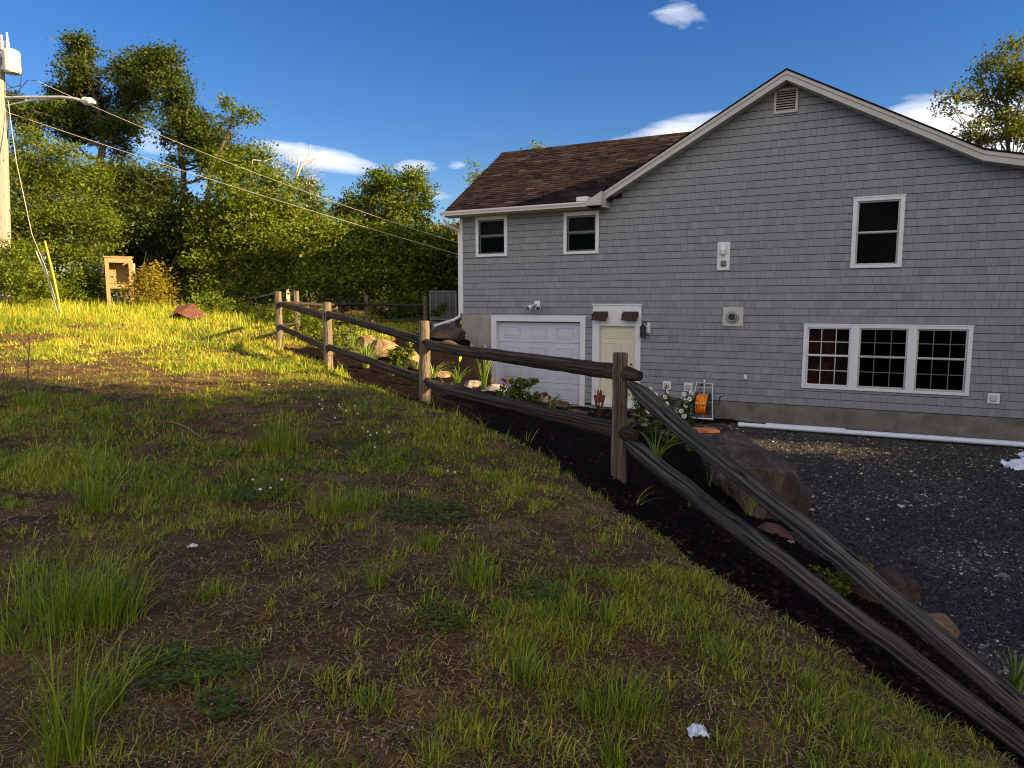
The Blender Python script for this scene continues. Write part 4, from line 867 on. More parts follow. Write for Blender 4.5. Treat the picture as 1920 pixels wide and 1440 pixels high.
def shrub(label, Y, px_, py_, blobs, leaf, size=.1, dens=2.4, seed=0, group=SG, **k): return tree('shrub', label, Y, [(px_, py_), (px_, py_ - 20), (px_ + 2, py_ - 40)], blobs, leaf, size, dens, .03, group=group, cat='bush', seed=seed + 300, **k)
shrub('low dense bush below the utility pole', 23.4, 30, 560, [(25, 480, 50, 28), (20, 520, 60, 34), (70, 535, 45, 28), (-30, 500, 40, 50)], 'leaf_lit', .11, 2.4, 1)
shrub('yellow-green bush right of the wooden box', 25.5, 285, 580, [(270, 545, 28, 36), (300, 550, 26, 30), (285, 520, 24, 22)], 'leaf_yellow', .1, 2.3, 2)
shrub('dark bush between the guy wire and the wooden box', 25.5, 165, 570, [(140, 548, 36, 20), (185, 540, 32, 24), (160, 520, 34, 20)], 'leaf_mid', .11, 2.4, 3)
shrub('low round bush behind the rusty sheet', 24, 440, 600, [(425, 585, 34, 16), (470, 590, 40, 14), (400, 570, 26, 18)], 'leaf_mid', .11, 2.4, 4)
shrub('low leafy bush left of the first fence post', 21.5, 510, 610, [(500, 596, 28, 14), (535, 590, 26, 20)], 'leaf_mid', .1, 2.4, 5)
shrub('leafy perennial clump behind the third fence post', 18, 590, 640, [(585, 600, 26, 22), (600, 625, 30, 18), (575, 635, 20, 16)], 'leaf_lit', .09, 2.2, 6)
shrub('yellow-lit leafy clump between the first fence posts', 17, 640, 650, [(630, 640, 22, 16), (655, 625, 18, 16), (615, 650, 22, 14)], 'leaf_lit', .085, 2.1, 7)
shrub('dark bush behind the far rails', 24.2, 740, 605, [(720, 590, 30, 16), (760, 588, 34, 18), (800, 590, 26, 16)], 'leaf_dark', .12, 2.4, 8)
# unseen trees and hedges added beyond the right edge to shade lawn and gravel
def outlier(name, label, x, y, z1, rx, ry, seed, group):
    R = np.random.default_rng(seed + 900); z0 = -2.8; base = np.array([x, y, z0]); root = empty(name, base, label, 'tree', group)
    g = MB(); g.tube([base - [0, 0, .3], base + [0, 0, (z1 - z0) * .5], base + [0, 0, (z1 - z0) * .9]], [.18, .12, .04], 8)
    h = z1 - z0; B = []
    for k in range(24):
        a = R.uniform(0, 6.28); q = R.uniform(0, .7); z = z0 + h * R.uniform(.06, .86); c = np.array([x + rx * q * math.cos(a), y + ry * q * math.sin(a), z]); B.append((c, (rx * .5, ry * .5, h * .17), 1)); limb(g, base + [0, 0, (z - z0) * .6], c, .05, .01, R)
    g.build('trunk', 'bark', root, sub=base); V, Q, var = leaf_cloud(B, R, .3, 3.8, .3); np_mesh('crown', V, Q, None, MT['leaf_dark'], var, root, loc=base)
OG = 'shade trees added beyond the right edge of the picture'
for i, (x, y, z1, rx, ry) in enumerate(((17, -15, 11, 3, 3), (18, -11, 11.5, 3, 3), (17, -7.5, 11, 3, 2.8), (17, -4.2, 10.2, 2.8, 2.6), (17, -2.0, 10, 2.4, 2.0), (16.5, .9, 6.8, 2.2, 1.9), (17, 3.2, 5.5, 2.2, 1.9), (17, 4.7, 5.4, 2.2, 1.7), (17, 6.1, 5.0, 2.2, 1.9), (21, -9, 13, 3.4, 3.4), (22, -5.0, 12, 3, 2.6))):
    outlier('added_shade_tree', 'unseen leafy tree added beyond the driveway to cast shade', x, y, z1, rx, ry, i, OG)
outlier('added_shade_bush', 'unseen leafy tree added beyond the driveway to cast shade', 17, 8.7, 1.5, 1.8, 1.1, 20, OG)
outlier('added_shade_bush', 'unseen leafy tree added beyond the driveway to cast shade', 16.6, 11.2, 3.5, 1.2, 1.1, 21, OG)
outlier('added_shade_bush', 'unseen leafy tree added beyond the driveway to cast shade', 16.4, 12.9, 3.5, 1.2, 1.0, 22, OG)

# ------------------------------------------------------------------ utility pole, cables, box, sheet
YP = 24.5
pb = P(2, 570, YP); pb = np.array([pb[0], YP, float(height(pb[0], YP))]); up = empty('utility_pole', pb, 'weathered wooden utility pole with grey transformer and lamp arm', 'utility pole')
g = MB(); g.tube([pb - [0, 0, .3], P(7, 440, YP), P(3, 250, YP), P(-1, 150, YP), P(-2, 74, YP)], [.24, .21, .18, .16, .145], 14, rough=.02, seed=3); g.build('pole', 'polewood', up, sub=pb)
tcn = P(22, 116, YP - .1); g = MB(); s = YP / F
g.lathe([(.01, 22 * s), (8 * s, 21 * s), (13 * s, 18 * s), (14 * s, 16 * s), (14 * s, -17 * s), (12 * s, -20 * s), (.01, -20 * s)], tcn, n=18); tr_ = g.build('transformer', 'transformer', up, sub=pb)
for dx, hh in ((-5, 30), (-15, 26)):
    g = MB(); c = tcn + [dx * s, 0, 20 * s]; g.lathe([(3 * s, 0), (3.6 * s, 4 * s), (2.4 * s, 5 * s), (3.6 * s, 9 * s), (2.4 * s, 10 * s), (3.4 * s, 14 * s), (2 * s, 16 * s), (1.6 * s, hh * s)], c, n=10); g.build('bushing', 'transformer', up, sub=pb)
g = MB(); g.box(P(-2, 108, YP) - [0, .1, 0], P(12, 100, YP) + [0, .1, 0]); g.box(P(-2, 132, YP) - [0, .1, 0], P(12, 125, YP) + [0, .1, 0]); g.build('bracket', 'steel', up, sub=pb)
g = MB(); g.tube([P(8, 183, YP), P(60, 182, YP - .3), P(115, 182, YP - .7), P(140, 185, YP - .9), P(158, 190, YP - 1)], .045, 8); g.tube([P(12, 198, YP), P(60, 188, YP - .3), P(108, 184, YP - .6)], .022, 6); g.tube([P(48, 182, YP - .25), P(50, 190, YP - .25)], .02, 6); la = g.build('lamp_arm', 'transformer', up, sub=pb)
g = MB(); a, b = P(153, 188, YP - 1), P(178, 192, YP - 1.15); g.tube([a, a + (b - a) * .2, a + (b - a) * .7, b], [.06, .12, .13, .05], 10); g.build('street_light', 'transformer', up, sub=pb)
g = MB(); g.tube([P(8, 150, YP), P(20, 165, YP - .1), P(38, 160, YP - .2), P(42, 130, YP - .2), P(36, 112, YP - .2)], .012, 5); g.tube([P(8, 170, YP), P(30, 176, YP - .2), P(52, 150, YP - .3), P(70, 152, YP)], .012, 5); g.tube([P(14, 208, YP), P(16, 230, YP), P(15, 260, YP)], .02, 5); g.build('loose_wire', 'black', up, sub=pb)
def cable(pp, Y0, Y1, r_, label, mt='wire', name='cable'):
    g = MB(); pts = []; xs_ = [p[0] for p in pp]; ys_ = [p[1] for p in pp]
    for x in np.linspace(pp[0][0], pp[-1][0], 28): t = (x - pp[0][0]) / (pp[-1][0] - pp[0][0]); pts.append(P(x, np.interp(x, xs_, ys_), Y0 + (Y1 - Y0) * t))
    g.tube(pts, r_, 5); tag(g.build(name, mt, loc=pts[0]), label, 'cable', 'overhead cables')
def sagline(a, b, sag): return [(a[0] + (b[0] - a[0]) * t, a[1] + (b[1] - a[1]) * t + 4 * sag * t * (1 - t)) for t in np.linspace(0, 1, 15)]
cable(sagline((12, 210), (880, 483), 6), YP, 24, .0095, 'lower overhead cable sloping from the pole to the house')
cable(sagline((70, 152), (880, 462), 16), YP, 24, .008, 'upper overhead cable passing the street lamp')
cable([(14, 180), (30, 300), (60, 440), (85, 500), (104, 560)], YP, 21.1, .012, 'guy wire slanting from the pole to the ground', name='guy_wire')
g = MB(); a = P(116, 578, 21); a[2] = float(height(a[0], a[1])); g.tube([a - [0, 0, .1], P(100, 515, a[1]), P(84, 452, a[1] + .2)], .03, 8); tag(g.build('guy_guard', 'yellow', loc=a), 'yellow plastic guard slanting over the guy wire', 'guard')
g = MB(); a = P(111, 578, 21); a[2] = float(height(a[0], a[1])); g.tube([a - [0, 0, .1], P(90, 520, a[1] + .1), P(68, 472, a[1] + .3)], .028, 6); tag(g.build('guy_guard', 'palebark', loc=a), 'thin pale guard left of the yellow one', 'guard')
kb = G(228, 581, 15, 40); kb[1] = min(kb[1], 25.0); kb = P(228, 581, kb[1]); s = kb[1] / F
K = empty('notice_box', kb, 'raw timber box on legs standing at the edge of the trees', 'box', rz=math.radians(28)); K.location.z = float(kb[2])
def kx(v): return v * s
g = MB(); h = 98 * s
for (x, y) in ((-.36, -.22), (.36, -.22), (-.36, .25), (.36, .25)): q = MB(); q.box((x - .06, y - .06, -.3), (x + .06, y + .06, h if x > 0 else h * .96)); q.build('leg', 'newwood', K)
g.box((-.30, .20, .42 * h), (.30, .24, .95 * h)); g.box((-.42, -.20, .40 * h), (-.38, .22, .95 * h)); g.box((.421, -.20, .40 * h), (.44, .22, .93 * h)); g.box((-.30, -.28, .88 * h), (.30, -.20, .96 * h)); g.box((-.30, -.28, .40 * h), (.30, -.20, .48 * h)); g.box((-.46, -.30, .97 * h), (.46, .34, .995 * h)); g.box((-.30, -.20, .41 * h), (.30, .20, .43 * h)); g.build('box', 'newwood', K)
for x in (-.1, .12): q = MB(); q.box((x - .035, .26, -.2), (x + .035, .30, .4 * h)); q.build('slat', 'palebark', K)
q = MB(); q.box((.445, .10, -.2), (.50, .22, .88 * h)); q.build('side_board', 'palebark', K)
g = MB(); a = P(352, 584, 21.2); s = 21.2 / F
g.add([(a[0] - 38 * s, 21.2, a[2] - 12 * s), (a[0] - 30 * s, 21.6, a[2] + 10 * s), (a[0] + 4 * s, 21.5, a[2] + 15 * s), (a[0] + 40 * s, 21.0, a[2] - 10 * s), (a[0] + 20 * s, 20.7, a[2] - 14 * s), (a[0] - 8 * s, 20.8, a[2] - 2 * s), (a[0] - 5 * s, 22.0, a[2] - 14 * s)], [(0, 5, 2, 1), (5, 4, 3, 2), (0, 6, 5), (5, 6, 4), (1, 2, 6), (2, 3, 6), (0, 1, 6), (3, 4, 6)])
tag(g.build('rusty_sheet', 'rust', loc=a + [0, 0, 0]), 'bent rusty brown sheet lying before the trees', 'sheet')
# white plastic at the right edge, scrap on the lawn, stick
import bmesh
def crumple(name, c, size, seed, mt, label, cat):
    R = np.random.default_rng(seed); bm = bmesh.new(); bmesh.ops.create_grid(bm, x_segments=14, y_segments=14, size=.5)
    for v in bm.verts: v.co = (v.co.x * size[0] + R.normal(0, .02) * size[0], v.co.y * size[1] + R.normal(0, .02) * size[1], size[2] * (.5 + .5 * math.sin(v.co.x * 9 + seed) * math.cos(v.co.y * 11)) * max(0, 1 - (abs(v.co.x * 2) ** 3)) + abs(R.normal(0, .25)) * size[2])
    me = bpy.data.meshes.new(name); bm.to_mesh(me); bm.free(); me.materials.append(MT[mt]); o = bpy.data.objects.new(name, me); col.objects.link(o); o.location = tuple(float(x) for x in c); tag(o, label, cat)
    md = o.modifiers.new('solid', 'SOLIDIFY'); md.thickness = .002
c = G(1925, 878); crumple('plastic_bag', c + [.05, 0, .0], (.75, .5, .12), 1, 'plastic', 'crumpled white plastic at the right edge of the gravel', 'plastic bag')
c = G(1925, 856); crumple('plastic_bag', c + [.1, 0, .0], (.5, .2, .08), 2, 'plastic', 'small strip of pale plastic behind the crumpled one', 'plastic bag')
c = G(1308, 1395); crumple('paper_scrap', c + [0, 0, .03], (.07, .055, .025), 3, 'plastic', 'small white scrap lying on the lawn near the bottom edge', 'scrap')
c = G(362, 1034); crumple('paper_scrap', c + [0, 0, .02], (.05, .04, .012), 4, 'petal_white', 'tiny pale leaf scrap on bare soil in the left foreground', 'scrap')
g = MB(); R = np.random.default_rng(9); pts = [G(x, y) + [0, 0, .03] for x, y in ((292, 795), (315, 796), (335, 800), (352, 808), (372, 822), (385, 830))]; g.tube(pts, [.008, .01, .011, .011, .01, .005], 6); g.tube([pts[3], G(345, 815) + [0, 0, .03], G(332, 820) + [0, 0, .02]], [.008, .005, .003], 5); tag(g.build('fallen_branch', 'twig', loc=pts[0]), 'thin bare branch lying on the grass left of centre', 'branch')

# ------------------------------------------------------------------ grass and other ground cover
def blades(B, h, w_, az_, lean, var, seed, levels=(0, .5, 1)):
    """B base points (n,3); curved tapering blades"""
    n = len(B); R = np.random.default_rng(seed); d = np.stack([np.cos(az_), np.sin(az_), 0 * az_], 1); sd = np.stack([-np.sin(az_), np.cos(az_), 0 * az_], 1)
    tw = R.uniform(-.9, .9, n); sd = sd * np.cos(tw)[:, None] + d * np.sin(tw)[:, None]; rows = []
    lv = list(levels)
    for t in lv[:-1]:
        c = B + d * (h * lean * (t ** 1.8))[:, None] + np.array([0, 0, 1.]) * (h * (t - .45 * lean * t * t))[:, None]; ww = (w_ * (1 - .55 * t) * .5)[:, None]; rows += [c - sd * ww, c + sd * ww]
    t = 1.0; rows.append(B + d * (h * lean)[:, None] + np.array([0, 0, 1.]) * (h * (1 - .45 * lean))[:, None])
    k = len(rows); V = np.stack(rows, 1).reshape(-1, 3); b0 = np.arange(n)[:, None] * k
    Q = np.concatenate([b0 + np.array([[2 * i, 2 * i + 1, 2 * i + 3, 2 * i + 2]]) for i in range(len(lv) - 2)]) if len(lv) > 2 else np.zeros((0, 4), int)
    i = len(lv) - 2; Tt = b0 + np.array([[2 * i, 2 * i + 1, 2 * i + 2]]); return V, Q, Tt, np.repeat(var, k)
def merge(parts):
    V = []; Q = []; Tt = []; W = []; n = 0
    for v, q, t, w_ in parts: V.append(v); Q.append(q + n); Tt.append(t + n); W.append(w_); n += len(v)
    return np.concatenate(V), np.concatenate(Q), np.concatenate(Tt), np.concatenate(W)
def field(n, y0, y1, R, spread=.80, p=1.0):
    Y = np.exp(R.uniform(math.log(y0), math.log(y1), n)); X = R.uniform(-spread, spread, n) * Y + R.normal(0, .2, n)
    return X, Y
def dens_map(X, Y):
    a = n1(X + 3, Y, .55); b = n2(X, Y, 1.6); c = n3(X, Y, 4.5)
    d = a * .34 + b * .30 + c * .36
    return d
parts = []
R = np.random.default_rng(11)
def lawn_ok(X, Y, margin=0): z, xf, xe, xc, u, v = zones(X, Y); return (z == 0) & (X < xe - margin)
for (n, y0, y1, hh, ww, thr, sd) in ((290000, 1.5, 6, .034, .0034, .565, 1), (220000, 5, 13, .046, .007, .52, 2), (250000, 11, 30, .065, .014, .46, 3)):
    X, Y = field(n, y0, y1, R); dm = dens_map(X, Y); zz_ = zones(X, Y); pr = np.clip((dm - thr + .10) / .16, .10, 1) * np.where(Y < 9.5, np.clip((zz_[2] - X) / .8, .3, 1), 1) ; k = (R.random(n) < pr) & lawn_ok(X, Y); X, Y, dm = X[k], Y[k], dm[k]; n = len(X)
    Z = height(X, Y); far = np.clip((-X - 2) / 10, 0, 1) * (Y > 14)
    h = hh * R.lognormal(0, .5, n) * (.55 + 1.5 * np.clip(dm - thr + .05, 0, .3) / .3 * .8) * (1 + .9 * far); var = np.clip(R.normal(.42, .2, n) + (n1(X, Y, 1.1) - .5) * .5 + .22 * np.clip((Y - 8.5) / 3, 0, 1) * np.clip((24 - Y) / 5, 0, 1) * (n2(X, Y, .5) * 1.2), 0, 1)  # var raised over the sunlit stretch: golden light put into the blade colour
    var = np.where(R.random(n) < .07, R.uniform(.92, 1, n), var)
    parts.append(blades(np.stack([X, Y, Z - .005], 1), h, ww * R.uniform(.6, 1.3, n), R.uniform(0, 6.28, n), R.uniform(.2, 1.55, n), var, sd))
def tuft(c, n, rad, h, w_, seed, lean=(.1, 1.15), vm=.45):
    R = np.random.default_rng(seed); a = R.uniform(0, 6.28, n); q = rad * R.random(n) ** .7; X = c[0] + q * np.cos(a); Y = c[1] + q * np.sin(a)
    return blades(np.stack([X, Y, height(X, Y) - .01], 1), h * R.uniform(.35, 1.1, n), w_ * R.uniform(.6, 1.2, n), a + R.normal(0, .9, n), R.uniform(lean[0], lean[1], n), np.clip(R.normal(vm, .15, n), 0, .95), seed, (0, .3, .65, 1))
# scattered small tufts
for i in range(3000):
    Y = math.exp(R.uniform(math.log(1.7), math.log(16))); X = R.uniform(-.75, .75) * Y
    if not lawn_ok(X, Y, .1): continue
    if dens_map(X, Y) < .42 and R.random() < .65: continue
    if Y < 9.5 and R.random() > (zones(X, Y)[2] - X) / 1.0 + .25: continue
    sc = 1 + Y * .06
    parts.append(tuft((X, Y), int(R.uniform(8, 26)), R.uniform(.02, .10) * sc, R.uniform(.04, .125), .0044 * (1 + Y * .10), 1000 + i, vm=R.uniform(.3, .75)))
# tall far grass fringe at the tree line
Xf = R.uniform(-26, -3, 34000); Yf = R.uniform(19, 26, 34000); k = lawn_ok(Xf, Yf); Xf, Yf = Xf[k], Yf[k]; n = len(Xf)
parts.append(blades(np.stack([Xf, Yf, height(Xf, Yf)], 1), .25 * R.lognormal(0, .35, n) * np.clip((Yf - 17) / 6, .3, 1.2), np.full(n, .022), R.uniform(0, 6.28, n), R.uniform(.1, .7, n), np.clip(R.normal(.6, .2, n), 0, 1), 71))
V, Q, Tt, W = merge(parts); tag(np_mesh('grass', V, Q, Tt, MT['grass'], W), 'thin patchy grass over the sloping lawn', 'grass', kind='stuff')
# tall tufts, each a plant of its own
TUFTS = [((530, 845), 260, .22, .42, 'tall upright grass clump near the middle of the lawn'), ((180, 955), 150, .12, .42, 'slender tall grass clump in the left middle of the lawn'),
    ((130, 1170), 420, .30, .42, 'biggest long-bladed grass clump in the left foreground'), ((215, 1165), 170, .13, .30, 'grass clump right beside the biggest left clump'), ((125, 1430), 120, .08, .52, 'very tall grass stems at the bottom left corner'),
    ((625, 960), 240, .22, .22, 'dense grass clump left of the lawn centre'), ((690, 945), 130, .16, .14, 'lower dark grass clump beside the dense one'), ((1170, 1345), 300, .17, .20, 'bushy grass clump at the lower right of the lawn'),
    ((890, 1090), 160, .14, .20, 'dark fine grass clump at the lawn centre'), ((800, 1030), 90, .06, .18, 'slender grass clump left of the dark fine one'), ((1135, 1165), 70, .06, .16, 'small bright tuft toward the fence'), ((1080, 1150), 70, .06, .14, 'small tuft left of the bright one'),
    ((700, 1330), 90, .08, .12, 'small bright tuft near the bottom centre'), ((985, 1280), 90, .08, .17, 'spreading tuft above the white pebbles'), ((705, 1100), 60, .05, .20, 'narrow upright tuft at lower left centre'), ((400, 1120), 90, .09, .13, 'small tuft right of the left clumps'),
    ((1150, 1435), 80, .05, .16, 'bright tuft cut by the bottom edge'), ((55, 760), 120, .20, .28, 'weedy grass clump at the left edge by the dry sapling'), ((210, 1330), 60, .04, .33, 'tall single-stemmed grass near the bottom left'), ((1510, 1290), 70, .08, .12, 'small tuft near the lower rail'), ((1365, 1400), 60, .07, .10, 'low tuft at the bottom right'),
    ((480, 660), 120, .3, .2, 'grassy rise left of the first fence post')]
for i, (pp, n, rad, h, lab) in enumerate(TUFTS):
    c = G(*pp); v, q, t, w_ = tuft(c, n, rad, h, .0045 * (1 + c[1] * .06), 5000 + i, (.05, .8), .36); tag(np_mesh('grass_tuft', v, q, t, MT['grass'], w_, loc=c), lab, 'grass clump', 'tall grass clumps on the lawn')
# lying bent blades
# straw
n = 170000; X, Y = field(n, 1.5, 18, R); k = lawn_ok(X, Y, -.1) & (R.random(n) < np.clip(Y / 8, .45, 1)) & (R.random(n) < np.clip((.62 - dens_map(X, Y)) / .2, .15, 1)); X, Y = X[k], Y[k]; n = len(X); Z = height(X, Y)
a = R.uniform(0, 6.28, n); L = R.lognormal(math.log(.026), .55, n); wv = .0009 * (1 + Y * .25) * R.uniform(.6, 1.4, n); d = np.stack([np.cos(a), np.sin(a), R.normal(.1, .25, n)], 1); s_ = np.stack([-np.sin(a), np.cos(a), 0 * a], 1); c = np.stack([X, Y, Z + .004 + R.random(n) * .012], 1)
V = np.stack([c - d * L[:, None] / 2 - s_ * wv[:, None], c - d * L[:, None] / 2 + s_ * wv[:, None], c + d * L[:, None] / 2 + s_ * wv[:, None], c + d * L[:, None] / 2 - s_ * wv[:, None]], 1).reshape(-1, 3)
tag(np_mesh('straw', V, np.arange(4 * n).reshape(-1, 4), None, MT['straw'], np.repeat(np.clip(R.normal(.42, .22, n), 0, 1), 4)), 'dry straw and dead grass scattered over the bare soil', 'straw', kind='stuff')
OV = np.array([[1, 0, 0], [-1, 0, 0], [0, 1, 0], [0, -1, 0], [0, 0, 1], [0, 0, -1]], float); OF = np.array([[0, 2, 4], [2, 1, 4], [1, 3, 4], [3, 0, 4], [2, 0, 5], [1, 2, 5], [3, 1, 5], [0, 3, 5]])
def stones(X, Y, Z, s_, R, name, m_, label, cat, var, flat=.6):
    n = len(X); q = R.normal(0, 1, (n, 3, 3)); Qm, _ = np.linalg.qr(q); sc = s_[:, None] * R.uniform(.5, 1.2, (n, 3)); V = (OV[None] * (1 + R.normal(0, .18, (n, 6, 1)))) * sc[:, None, :]; V = np.einsum('nij,nkj->nik', V, Qm); V[:, :, 2] *= flat
    V = V + np.stack([X, Y, Z], 1)[:, None]; Fc = (OF[None] + (np.arange(n) * 6)[:, None, None]).reshape(-1, 3)
    tag(np_mesh(name, V.reshape(-1, 3), None, Fc, m_, np.repeat(var, 6)), label, cat, kind='stuff')
n = 9000; X, Y = field(n, 1.5, 8, R); pm = n2(X + 9, Y, 1.3); k = lawn_ok(X, Y, -.1) & (R.random(n) < np.clip((pm - .35) * 2.0, .05, 1)); X, Y = X[k], Y[k]; n = len(X)
stones(X, Y, height(X, Y) + .002, R.lognormal(math.log(.0042), .4, n), R, 'pebbles', MT['stones'], 'small pale pebbles scattered on the bare soil', 'pebbles', np.clip(R.normal(.88, .12, n), 0, 1))
n = 150000; Y = np.exp(R.uniform(math.log(4.5), math.log(20), n)); X = R.uniform(.0, .82, n) * Y; z, xf, xe, xc, u, v = zones(X, Y); k = (z == 2) & (v < -.02); X, Y = X[k], Y[k]; n = len(X)
stones(X, Y, height(X, Y) + .004, R.lognormal(math.log(.013), .35, n) * (.8 + Y * .045), R, 'gravel', MT['stones'], 'dark crushed stone covering the driveway', 'gravel', np.clip(R.normal(.42, .25, n) + (n1(X, Y, .8) - .5) * .3, 0, 1))
# mulch chips
n = 40000; Y = np.exp(R.uniform(math.log(2), math.log(20), n)); X = R.uniform(-.5, .9, n) * Y; z = zones(X, Y)[0]; k = z == 1; X, Y = X[k], Y[k]; n = len(X); MT['chip'] = varmat('mulch_chips', [(0, (.006, .003, .0025)), (.6, (.022, .010, .007)), (1, (.09, .035, .025))], .9, spec=.1)
stones(X, Y, height(X, Y) + .004, R.lognormal(math.log(.017), .4, n), R, 'mulch', MT['chip'], 'dark shredded bark mulch in the sloping bed', 'mulch', np.clip(R.normal(.4, .25, n), 0, 1), .5)
# clover patches (leaves) and clover flowers
def clover(pts, label, seed):
    R = np.random.default_rng(seed); C = []
    for (px_, py_, rad, n) in pts: c = G(px_, py_); a = R.uniform(0, 6.28, n); q = rad * np.sqrt(R.random(n)); C.append(np.stack([c[0] + q * np.cos(a), c[1] + q * np.sin(a)], 1))
    C = np.concatenate(C); k = len(C); Z = height(C[:, 0], C[:, 1]) + R.uniform(.015, .05, k); V = []; 
    for t3 in range(3):
        a = t3 * 2.094 + R.uniform(0, 1, k); d = np.stack([np.cos(a), np.sin(a), .15 + 0 * a], 1); s_ = np.stack([-np.sin(a), np.cos(a), 0 * a], 1); r_ = R.uniform(.008, .014, k)[:, None]; B = np.column_stack([C, Z]); V.append(np.stack([B, B + d * r_ + s_ * r_ * .75, B + d * r_ * 1.9, B + d * r_ - s_ * r_ * .75], 1))
    V = np.concatenate(V).reshape(-1, 3); tag(np_mesh('clover', V, np.arange(len(V)).reshape(-1, 4), None, MT['leaf_lit'], np.repeat(np.clip(R.normal(.5, .2, 3 * k), 0, 1), 4)), label, 'clover', kind='stuff')
clover([(350, 1270, .18, 130), (300, 1245, .10, 50), (430, 1262, .12, 60), (800, 960, .3, 500), (660, 830, .4, 500), (740, 860, .4, 500), (480, 930, .25, 300), (1010, 1120, .15, 200), (420, 1340, .1, 60), (600, 740, .6, 500), (830, 1170, .12, 100), (500, 680, .7, 500)], 'low clover leaves in patches on the lawn', 3)
cf = MB(); R = np.random.default_rng(12)
for (px_, py_, sx, sy, n) in ((490, 925, 40, 14, 10), (650, 775, 40, 18, 16), (700, 830, 60, 20, 14), (830, 900, 40, 10, 5), (380, 640, 80, 20, 10), (560, 740, 60, 20, 12), (60, 600, 50, 8, 6), (480, 800, 60, 20, 5), (640, 690, 20, 8, 6), (470, 625, 30, 6, 8)):
    for _ in range(max(2, n // 2)):
        c = G(px_ + R.normal(0, sx * .6), py_ + R.normal(0, sy * .6)); r_ = .009 * (1 + c[1] * .03)
        if zones(c[0], c[1])[0] != 0: continue
        cf.lathe([(r_ * .4, -r_ * .8), (r_, 0), (r_ * .6, r_ * .8)], (c[0], c[1], c[2] + .06), n=6)
tag(cf.build('clover_flowers', 'petal_white'), 'white clover flowers dotted over the lawn', 'flowers', kind='stuff')

# ------------------------------------------------------------------ bed plants
def strap(px_, py_, n, h, lean, label, seed, w_=.02, mt='lily', Y=None, group='strap-leaved plants in the bed', flower=None, vm=.55):
    c = G(px_, py_) if Y is None else P(px_, py_, Y); R = np.random.default_rng(seed); c = np.array(c); root = empty('daylily', c, label, 'plant', group)
    a = R.uniform(0, 6.28, n); q = .05 * R.random(n); B = np.stack([c[0] + q * np.cos(a), c[1] + q * np.sin(a), 0 * a + c[2] - .02], 1)
    v, qd, t, w2 = blades(B, h * R.uniform(.6, 1.1, n), np.full(n, w_), a, R.uniform(lean[0], lean[1], n), np.clip(R.normal(vm, .2, n), 0, 1), seed, (0, .25, .5, .75, .92, 1)); np_mesh('leaves', v, qd, t, MT[mt], w2, root, loc=c)
    if flower:
        g = MB()
        for k in range(flower[1]):
            f = MB(); d = R.normal(0, .12, 2) * h; tip = c + [d[0], d[1], h * R.uniform(.95, 1.25)]; g.tube([c, c + [d[0] * .3, d[1] * .3, h * .6], tip], [.006, .005, .004], 5)
            for j in range(3): o2 = R.normal(0, .02, 3); f.lathe([(.004, -.05), (.015, -.02), (.017, .0), (.010, .03), (.002, .045)], tip + o2, n=7)
            f.build('flower', flower[0], root, sub=c)
        g.build('flower_stem', 'lily', root, sub=c)
    return root
strap(686, 688, 46, .62, (.15, .8), 'tall bright strap-leaved plant between the second and third posts', 1, .022, Y=12.9, vm=.8)
strap(812, 706, 40, .42, (.5, 1.3), 'arching pale-leaved plant just right of the second post', 2, .018, Y=12.0, vm=.9)
strap(858, 716, 34, .40, (.4, 1.2), 'arching plant with a yellow flower beside the corner boulders', 3, .018, Y=12.2, flower=('petal_yellow', 1), vm=.85)
strap(906, 728, 26, .62, (.05, .35), 'upright iris with dark buds at the left edge of the garage', 4, .022, Y=12.4, flower=('petal_purple', 2), vm=.6)
strap(1032, 770, 20, .38, (.3, 1.1), 'loose strap-leaved plant in front of the garage door', 5, .016, Y=11.6, vm=.75)
strap(1060, 772, 7, .5, (.5, 1.2), 'few long arching leaves before the white garage frame', 6, .014, Y=11.4, vm=.2)
strap(1228, 868, 26, .50, (.35, 1.1), 'bright green strap-leaved plant under the sloping top rail', 7, .021, Y=7.9, vm=.75)
for i_, (x_, y_, n_, h_, Y_, l_) in enumerate(((735, 702, 26, .34, 12.6, 'dark strap-leaved clump in front of the broad tan rock'), (944, 752, 24, .36, 11.6, 'dark strap-leaved clump left of the red lily bush'), (1075, 790, 22, .30, 10.8, 'dark low clump left of the red lily buds'), (840, 735, 24, .30, 11.2, 'dark low strap-leaved clump in the bed right of the second post'), (1170, 812, 26, .34, 9.4, 'dark leafy clump touching the right side of the main post foot'), (700, 678, 22, .34, 14.2, 'strap-leaved clump left of the tallest bright one'), (1290, 842, 20, .34, 8.9, 'dark strap-leaved clump between the daisies and the flat-topped boulder'))): strap(x_, y_, n_, h_, (.3, 1.2), l_, 60 + i_, .015, Y=Y_, vm=.25)
strap(1330, 908, 7, .24, (.1, .5), 'small sprig between the rails left of the boulder', 8, .012, Y=8.0, vm=.6)
strap(1404, 962, 12, .26, (.1, .6), 'small pale sprig under the top rail by the boulder', 9, .013, Y=7.4, vm=.8)
strap(1290, 975, 3, .38, (.02, .2), 'single tall seed stalk beside the lower rail', 10, .008, Y=7.2, vm=.7)
strap(1185, 960, 8, .34, (.5, 1.3), 'thin arching grass below the main post', 11, .008, mt='grass', Y=6.2, vm=.6)
strap(1370, 1090, 6, .22, (.3, 1.0), 'thin weeds in the dark bed between lawn and lower rail', 12, .007, mt='grass', Y=5.0, vm=.7)
strap(985, 850, 7, .36, (.05, .4), 'thin upright weeds at the lawn edge before the long rail', 13, .008, mt='grass', Y=8.0, vm=.9)
strap(905, 800, 10, .28, (.4, 1.2), 'wispy grass at the lawn edge under the long rail', 14, .009, mt='grass', Y=8.6, vm=.8)
strap(1130, 1290, 1, .01, (.1, .2), 'x', 15) if False else None
